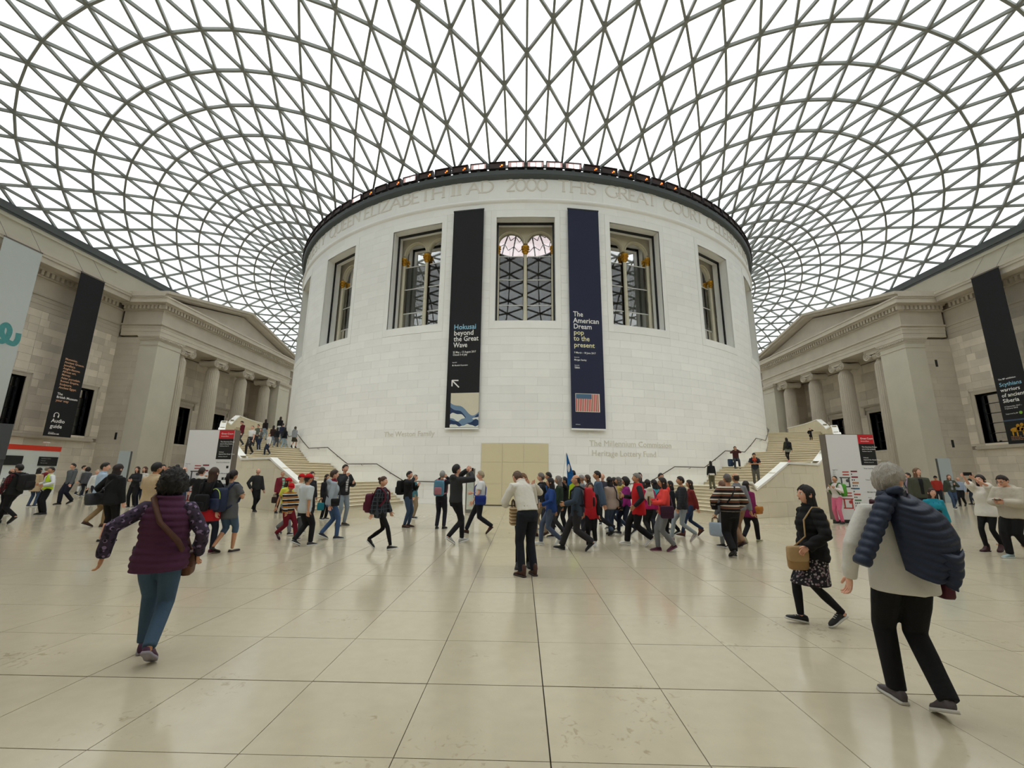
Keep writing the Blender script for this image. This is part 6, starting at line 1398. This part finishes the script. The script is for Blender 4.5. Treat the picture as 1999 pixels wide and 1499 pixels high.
p = person('grey haired man in a red jacket with black sleeves striding with a map', (1250, 1066), 922, 266, [('shirt', '#24262b'), ('jacket', '#b81c22', dict(sl='none', th=.032, collar=1, hem=.74))], ('baggy', '#141416'), 'short', '#77726c', 'm', 'm', 'walk', armL=(-.22, .12, .95), armR=(.06, .32, 1.16), shoe=WT, stride=.55)
held(p, 'folded map in the hands of the man in the red jacket', 'leaflet', 'paper', 1, (.20, .012, .15), '#cfae86', (0, .08, .03))
person('woman with a white hood over a magenta top seen from behind', (1270, 1051), 935, 200, [('top', '#a81f5c', dict(th=.016)), ('shawl', '#c9c2b4', dict(sl='none', hem=1.18, th=.034, hood=1))], ('trousers', BLK), 'bob', '#191313', 'm', 'f', 'step')
person('woman with long dark hair in black facing the camera above the tour group', (1253, 1024), 923, 0, [('top', '#1b1b1e')], ('trousers', BLK), 'long', '#1c1412', 'f', 'f')
person('woman in a turquoise jacket half hidden behind the coral hoodie', (1283, 1045), 935, 215, [('jacket', '#3aa0a8')], ('trousers', '#2d3038'), 'bob', '#171213', 'm', 'f', 'step')
p = person('woman in a coral hoodie and grey trousers with glasses and long black hair', (1302, 1076), 931, 268, [('hoodie', '#d8443e', dict(hood=1, th=.022))], ('trousers', '#6f7174'), 'mid', '#171213', 'm', 'f', 'step', armL=(-.08, .28, 1.12), armR=(.10, .28, 1.16), shoe=('trainer', '#4a1f34', '#6f3f50'), glasses=True)
sidebag(p, 'dark purple shoulder bag on the woman in the coral hoodie', '#34182e', -1, (.30, .10, .28), .90, .02)
held(p, 'tan notebook held by the woman in the coral hoodie', 'notebook', 'book', -1, (.16, .03, .22), '#9a7f5c', (.03, .08, .04))
person('man with black hair behind the coral hoodie looking at the camera', (1296, 1034), 924, 10, [('jacket', '#2a2b30')], ('trousers', BLK), 'short', '#15110f', 'm', 'm')
person('black haired person in dark clothes next to the quilted jacket', (1315, 1044), 938, 262, [('jacket', '#1c1d21')], ('trousers', BLK), 'bob', '#131011', 'm', 'f', 'step')
person('woman in a charcoal quilted jacket and pale grey jeans in the tour group', (1337, 1057), 928, 264, [('jacket', '#2b2c30', dict(th=.030, ridge=(.07, .008)))], ('jeans', '#8d979c'), 'short', '#1b1614', 'm', 'f', 'walk', shoe=('trainer', '#a59c98', '#c9c4bc'), stride=.6)
person('woman in a rust red jumper, navy jeans and brown boots', (1354, 1047), 935, 264, [('jumper', '#6f2622')], ('jeans', '#27354e'), 'bob', '#2a1d18', 'm', 'f', 'walk2', shoe=('boot', '#5a3022', '#2e1b15'), stride=-.65)
# ---- right of the group
p = person('man in a black, white and brown striped jumper and black trousers seen from behind', (1434, 1087), 923, 178, [('jumper', '#1d1a1c', dict(th=.026, hem=.92, pat=('stripe', .85, '#cfc6b8,#7a4d3a', 8)))], ('baggy', '#121214'), 'crop', '#55504d', 'o', 'm', 'step', armL=(-.26, .16, 1.06), armR=(.22, .18, 1.0), shoe=BS, fat=1.10)
sidebag(p, 'black camera bag slung across the back of the man in the striped jumper', '#151517', -1, (.16, .09, .14), 1.0, .10)
person('man in a grey shirt and tan trousers behind the striped jumper', (1449, 1068), 922, 190, [('shirt', '#77777c', dict(collar=1))], ('trousers', '#8d6f57'), 'balding', '#2a1d17', 'm', 'm', 'step', shoe=BR_)
p = person('person in grey trousers with a pale blue bag beside the striped jumper', (1421, 1070), 938, 215, [('jacket', '#565a60')], ('trousers', '#85888a'), 'short', '#6b4a38', 'm', 'f', 'step')
handbag(p, 'pale blue carrier bag beside the man in the striped jumper', '#98a6b4', -1, (.34, .10, .34), (), 'carrier_bag')
p = person('woman in a magenta coat and black trousers with an orange tan bag', (1467, 1061), 937, 130, [('coat', '#741f4e', dict(th=.020, hem=.72))], ('trousers', '#18181b'), 'bob', '#1c1412', 'm', 'f', 'walk', shoe=('trainer', '#8d8a6a', '#c4c0a4'), stride=.55)
sidebag(p, 'orange tan leather bag on the hip of the woman in the magenta coat', '#a86a2a', 1, (.30, .12, .20), .90, .0)
p = person('child in a white top and pink trousers looking up at the map board', (1641, 1022), 929, 290, [('top', '#cfc7c2', dict(hem=.90))], ('trousers', '#d06a86'), 'crop', '#17110f', 'm', 'f', 'stand', armL=(-.10, .18, 1.26), armR=(.10, .18, 1.28), shoe=BS, hp=12)
backpack(p, 'bright green backpack on the child at the map board', '#4f9a34', '#2c5a22', size=(.32, .22, .46))
person('person in a black hat looking towards the camera behind the grey haired man', (1746, 1000), 926, 10, [('jacket', '#1b1b1e')], ('trousers', BLK), 'short', '#131011', 'f', 'm', cap=('#17171a', False), scarf='#1b1b1e')
person('man in a checked shirt behind the navy puffer jacket', (1769, 1003), 922, 300, [('shirt', '#b9b9b4', dict(pat=('plaid', .85, '#4a4c50', 14)))], ('trousers', '#33343a'), 'short', '#4a3a2e', 'f', 'm')
p = person('dark haired person in a lilac shirt seen from behind', (1785, 1004), 923, 250, [('shirt', '#a08fa4', dict(th=.02, collar=1))], ('trousers', '#2b2d35'), 'short', '#2a1d18', 'f', 'm', hp=6)
sidebag(p, 'dark camera bag on the person in the lilac shirt', '#1d2028', -1, (.26, .12, .20), 1.0, .05)
person('tall man with long light brown hair in an olive jacket over a black T-shirt', (1810, 1030), 914, 338, [('tee', '#17171a'), ('jacket', '#45463a', dict(th=.024, front=('#17171a',)))], ('jeans', '#232730'), 'bob', '#6a4a32', 'f', 'm', 'stand', shoe=BS, hy=30, hp=8)
p = person('child in a turquoise fleece with a blue lanyard standing in front of the tall man', (1842, 1086), 953, 345, [('fleece', '#1f8296', dict(th=.026))], ('jeans', '#232a3a'), 'bob', '#2f2019', 'f', 'f', 'stand', shoe=TR)
k = p['k']; t, b = carried('lanyard', 'blue lanyard with a small camera round the neck of the child in turquoise', 'lanyard', p, (0, .15, 1.08))
m = MB(); m.tube([p['T'](q)/k for q in ((-.07, -.02, 1.45), (-.055, .11, 1.33), (-.02, .165, 1.16), (.02, .165, 1.16), (.055, .11, 1.33), (.07, -.02, 1.45))], .008, 5); part_of(t, b, k, m, 'ribbon', cloth('#1f3f98')); m = MB(); m.box((-.045, .15, 1.08), (.045, .19, 1.15)); part_of(t, b, k, m, 'camera', M_dark, False)
person('woman in a dark green jacket and jeans with long brown hair', (1864, 993), 926, 338, [('top', '#8a8d90'), ('jacket', '#3b4238', dict(th=.02, front=('#8a8d90',)))], ('jeans', '#36475f'), 'long', '#6a4a36', 'f', 'f', 'step', shoe=TR, armL=(-.10, .22, 1.22))
person('balding man in a light blue shirt and black trousers', (1881, 988), 931, 300, [('shirt', '#8f9bae', dict(collar=1, th=.016, hem=.94))], ('trousers', '#151517'), 'balding', '#5a4636', 'f', 'm', 'step', shoe=BS)
person('person in a black jacket and dark jeans beside the balding man in blue', (1903, 985), 934, 200, [('jacket', '#1b1c1f', dict(th=.02))], ('jeans', '#2c3646'), 'short', '#17120f', 'm', 'm', 'step', shoe=BS)
person('person in a red jacket and dark cap near a sign pylon', (1836, 986), 929, 320, [('jacket', '#9a3026', dict(th=.02))], ('trousers', '#22242a'), 'short', '#1a1411', 'm', 'm', cap=('#1c1d22', True))
p = person('woman with long dark hair in a white lace top holding a phone up high', (1944, 1077), 926, 288, [('lace_top', '#d6d2c8', dict(sl='half', th=.034, hem=.78, flare=.03))], ('leggings', '#141416'), 'long', '#1f1513', 'f', 'f', 'step', armL=(-.10, .42, 1.62), armR=(.06, .44, 1.64), shoe=('boot', '#3a1519', '#2a1013'), stride=.26)
held(p, 'black phone held up by the woman in white lace', 'phone', 'phone', -1, (.15, .012, .075), '#1a1a1c', (.06, .08, .10))
p = person('man with glasses in a cream hooded jacket looking down at his phone', (1996, 1090), 924, 282, [('hooded_jacket', '#b3ab9c', dict(hood=1, th=.034, hem=.80))], ('trousers', '#141416'), 'short', '#2a1d18', 'f', 'm', 'step', shoe=('trainer', '#8fa3a6', '#c9cfcc'), hp=-24, fat=1.15, glasses=True, **PHONE)
held(p, 'dark phone in the hands of the man in the cream jacket', 'phone', 'phone', -1, (.08, .15, .012), '#17171a', (.05, .09, .05))
person('person in a lime green top and black leggings behind the cream jacket', (1983, 1068), 936, 285, [('top', '#7fae4a', dict(th=.02, hem=.76))], ('leggings', '#17171a'), 'short', '#2a1d18', 'f', 'f', 'walk', shoe=('trainer', '#6a5a4a', '#c9a070'), stride=.6)
# ---- people on the right staircase
person('woman in a black cardigan and olive trousers climbing the emptier staircase', (1392, 961), 900, 172, [('vest_top', '#d8d5cf', dict(hem=.82)), ('cardigan', '#17181b', dict(th=.014, hem=.94))], ('baggy', '#5a5642'), 'long', '#1d1512', 'm', 'f', 'stand', stair=True, shoe=BS)
p = person('woman with a black backpack going up the emptier staircase', (1541, 905), 854, 176, [('jacket', '#3a3c30'), ('tunic', '#77796f', dict(sl='none', th=.0, hem=.72))], ('leggings', '#1b1b1f'), 'long', '#151112', 'm', 'f', 'step', stair=True, shoe=('trainer', '#c46a70', '#e0a0a4'))
backpack(p, 'black backpack with a white tag on the woman climbing the stairs', '#16171a', size=(.28, .16, .38))
person('man in black taking a photograph at the top of the emptier staircase', (1569, 868), 836, 352, [('coat', '#17181c', dict(hem=.55, th=.02))], ('trousers', BLK), 'short', '#17120f', 'f', 'm', 'stand', at=pol(25.6, 59.5, 4.4), armL=(-.07, .24, 1.5), armR=(.2, .1, .95))
person('man sitting on the emptier staircase landing with a camera at his eye', (1463, 913), None, 340, [('jacket', '#4a2a28', dict(th=.016))], ('trousers', '#2f3238'), 'short', '#1c1512', 'm', 'm', at=pol(23.55, 33.4, 2.25), H=1.7, sit=True, armL=(-.06, .24, 1.48), armR=(.08, .24, 1.46))
p = person('man in a dark polo with a red collar reading on the emptier staircase', (1478, 930), None, 335, [('polo_shirt', '#2c2f34', dict(sl='short', th=.02)), ('collar_scarf', '#b2452c', dict(sl='none', hem=1.36, th=.012))], ('trousers', '#55534a'), 'short', '#131011', 'm', 'm', at=pol(26.2, 27.8, 1.17), H=1.74, hp=-22, **PHONE)
backpack(p, 'black backpack on the man in the dark polo shirt', '#17181b')
t = thing('backpack', 'navy blue backpack resting beside the seated man on the emptier staircase', 'backpack', pol(23.35, 32.7, 2.27), R(33)); m = MB(); sbox(m, (0, 0, .22), (.32, .22, .44), .5); m.build('main_body', cloth('#2a3a52'), t, True); m = MB(); sbox(m, (0, -.12, .15), (.24, .08, .2), .5); m.build('front_pocket', cloth('#22304a'), t, True)
# ---- people on the crowded staircase
def U(label, px, py, top, h, tops, bottom, **kw): return person(label, (px, py), top, h, tops, bottom, stair=True, **kw)
U('man in a burgundy jumper coming down the crowded staircase', 468, 871, 821, 330, [('jumper', '#5c1722')], ('trousers', '#3f4144'), hc='#1a1412', pose='step', hp=-20)
U('man in white T-shirt, jacket tied round his waist, descending the crowded staircase', 486, 888, 830, 350, [('tee', '#d4d4d2', dict(sl='short')), ('tied_jacket', '#26262a', dict(sl='none', hem=.62, th=.02, flare=.03, zmax=1.06, pat=('floral', .85, '#77777a', 14)))], ('trousers', '#2b2526'), hc='#7a6a5a', pose='step', hair='crop')
U('woman with crossed arms in a grey jacket and jeans on the crowded staircase', 504, 885, 836, 352, [('jacket', '#5a5a56', dict(front=('#a9a59c',)))], ('jeans', '#2b3650'), hc='#6a4a36', hair='mid', sex='f', armL=(.06, .2, 1.14), armR=(-.06, .2, 1.17), shoe=WT)
U('woman in a white blouse and navy trousers coming down the crowded staircase', 521, 891, 845, 345, [('blouse', '#cfcdc9')], ('trousers', '#232a3c'), hc='#3a2d2a', hair='crop', sex='f', pose='step', stride=.36)
U('woman with long brown hair, black top and pale jeans climbing the crowded staircase', 514, 862, 818, 184, [('top', '#201a1b', dict(hem=.94))], ('jeans', '#8fa0ae'), hc='#2a1a15', hair='long', sex='f', pose='step')
U('dark haired person in brown beside the pale jeans on the crowded staircase', 529, 876, 830, 185, [('jacket', '#33211f')], ('jeans', '#77879a'), hc='#241614', hair='long', sex='f', pose='step')
U('woman in a black top with a white hem highest on the crowded staircase', 543, 858, 813, 182, [('vest_top', '#d2d0cc', dict(hem=.84)), ('top', '#151517', dict(hem=.95))], ('jeans', '#9aa9b6'), hc='#2d1c16', hair='long', sex='f', pose='step')
U('woman in a black jacket and grey trousers climbing the crowded staircase', 537, 877, 834, 186, [('jacket', '#17181c')], ('trousers', '#4a4c52'), hc='#17110f', hair='long', sex='f', pose='step')
p = U('person with a small black backpack and pale blue jeans on the crowded staircase', 552, 878, 834, 184, [('jacket', '#23252d')], ('jeans', '#93a7b6'), hc='#15110f', hair='bob', sex='f', pose='step', shoe=BR_)
backpack(p, 'small black backpack on the person in pale blue jeans', '#15161a', size=(.28, .16, .36))
U('person in grey-green behind the white T-shirt on the crowded staircase', 499, 872, 828, 350, [('jacket', '#565b50')], ('trousers', '#2b2d30'), hc='#1a1412', pose='step')
U('woman in grey hooded top and olive skirt by the crowded staircase handrail', 572, 876, 832, 175, [('hoodie', '#8b8f92', dict(hood=1, th=.022))], ('skirt', '#3a372c'), hc='#4a3a2c', hair='long', sex='f', pose='step', shoe=('boot', '#17171a', '#17171a'))
U('person in a blue top just behind the small black backpack on the crowded staircase', 548, 868, 826, 182, [('top', '#2a2f45')], ('jeans', '#6f8296'), hc='#1d1512', pose='step')
finish_people()
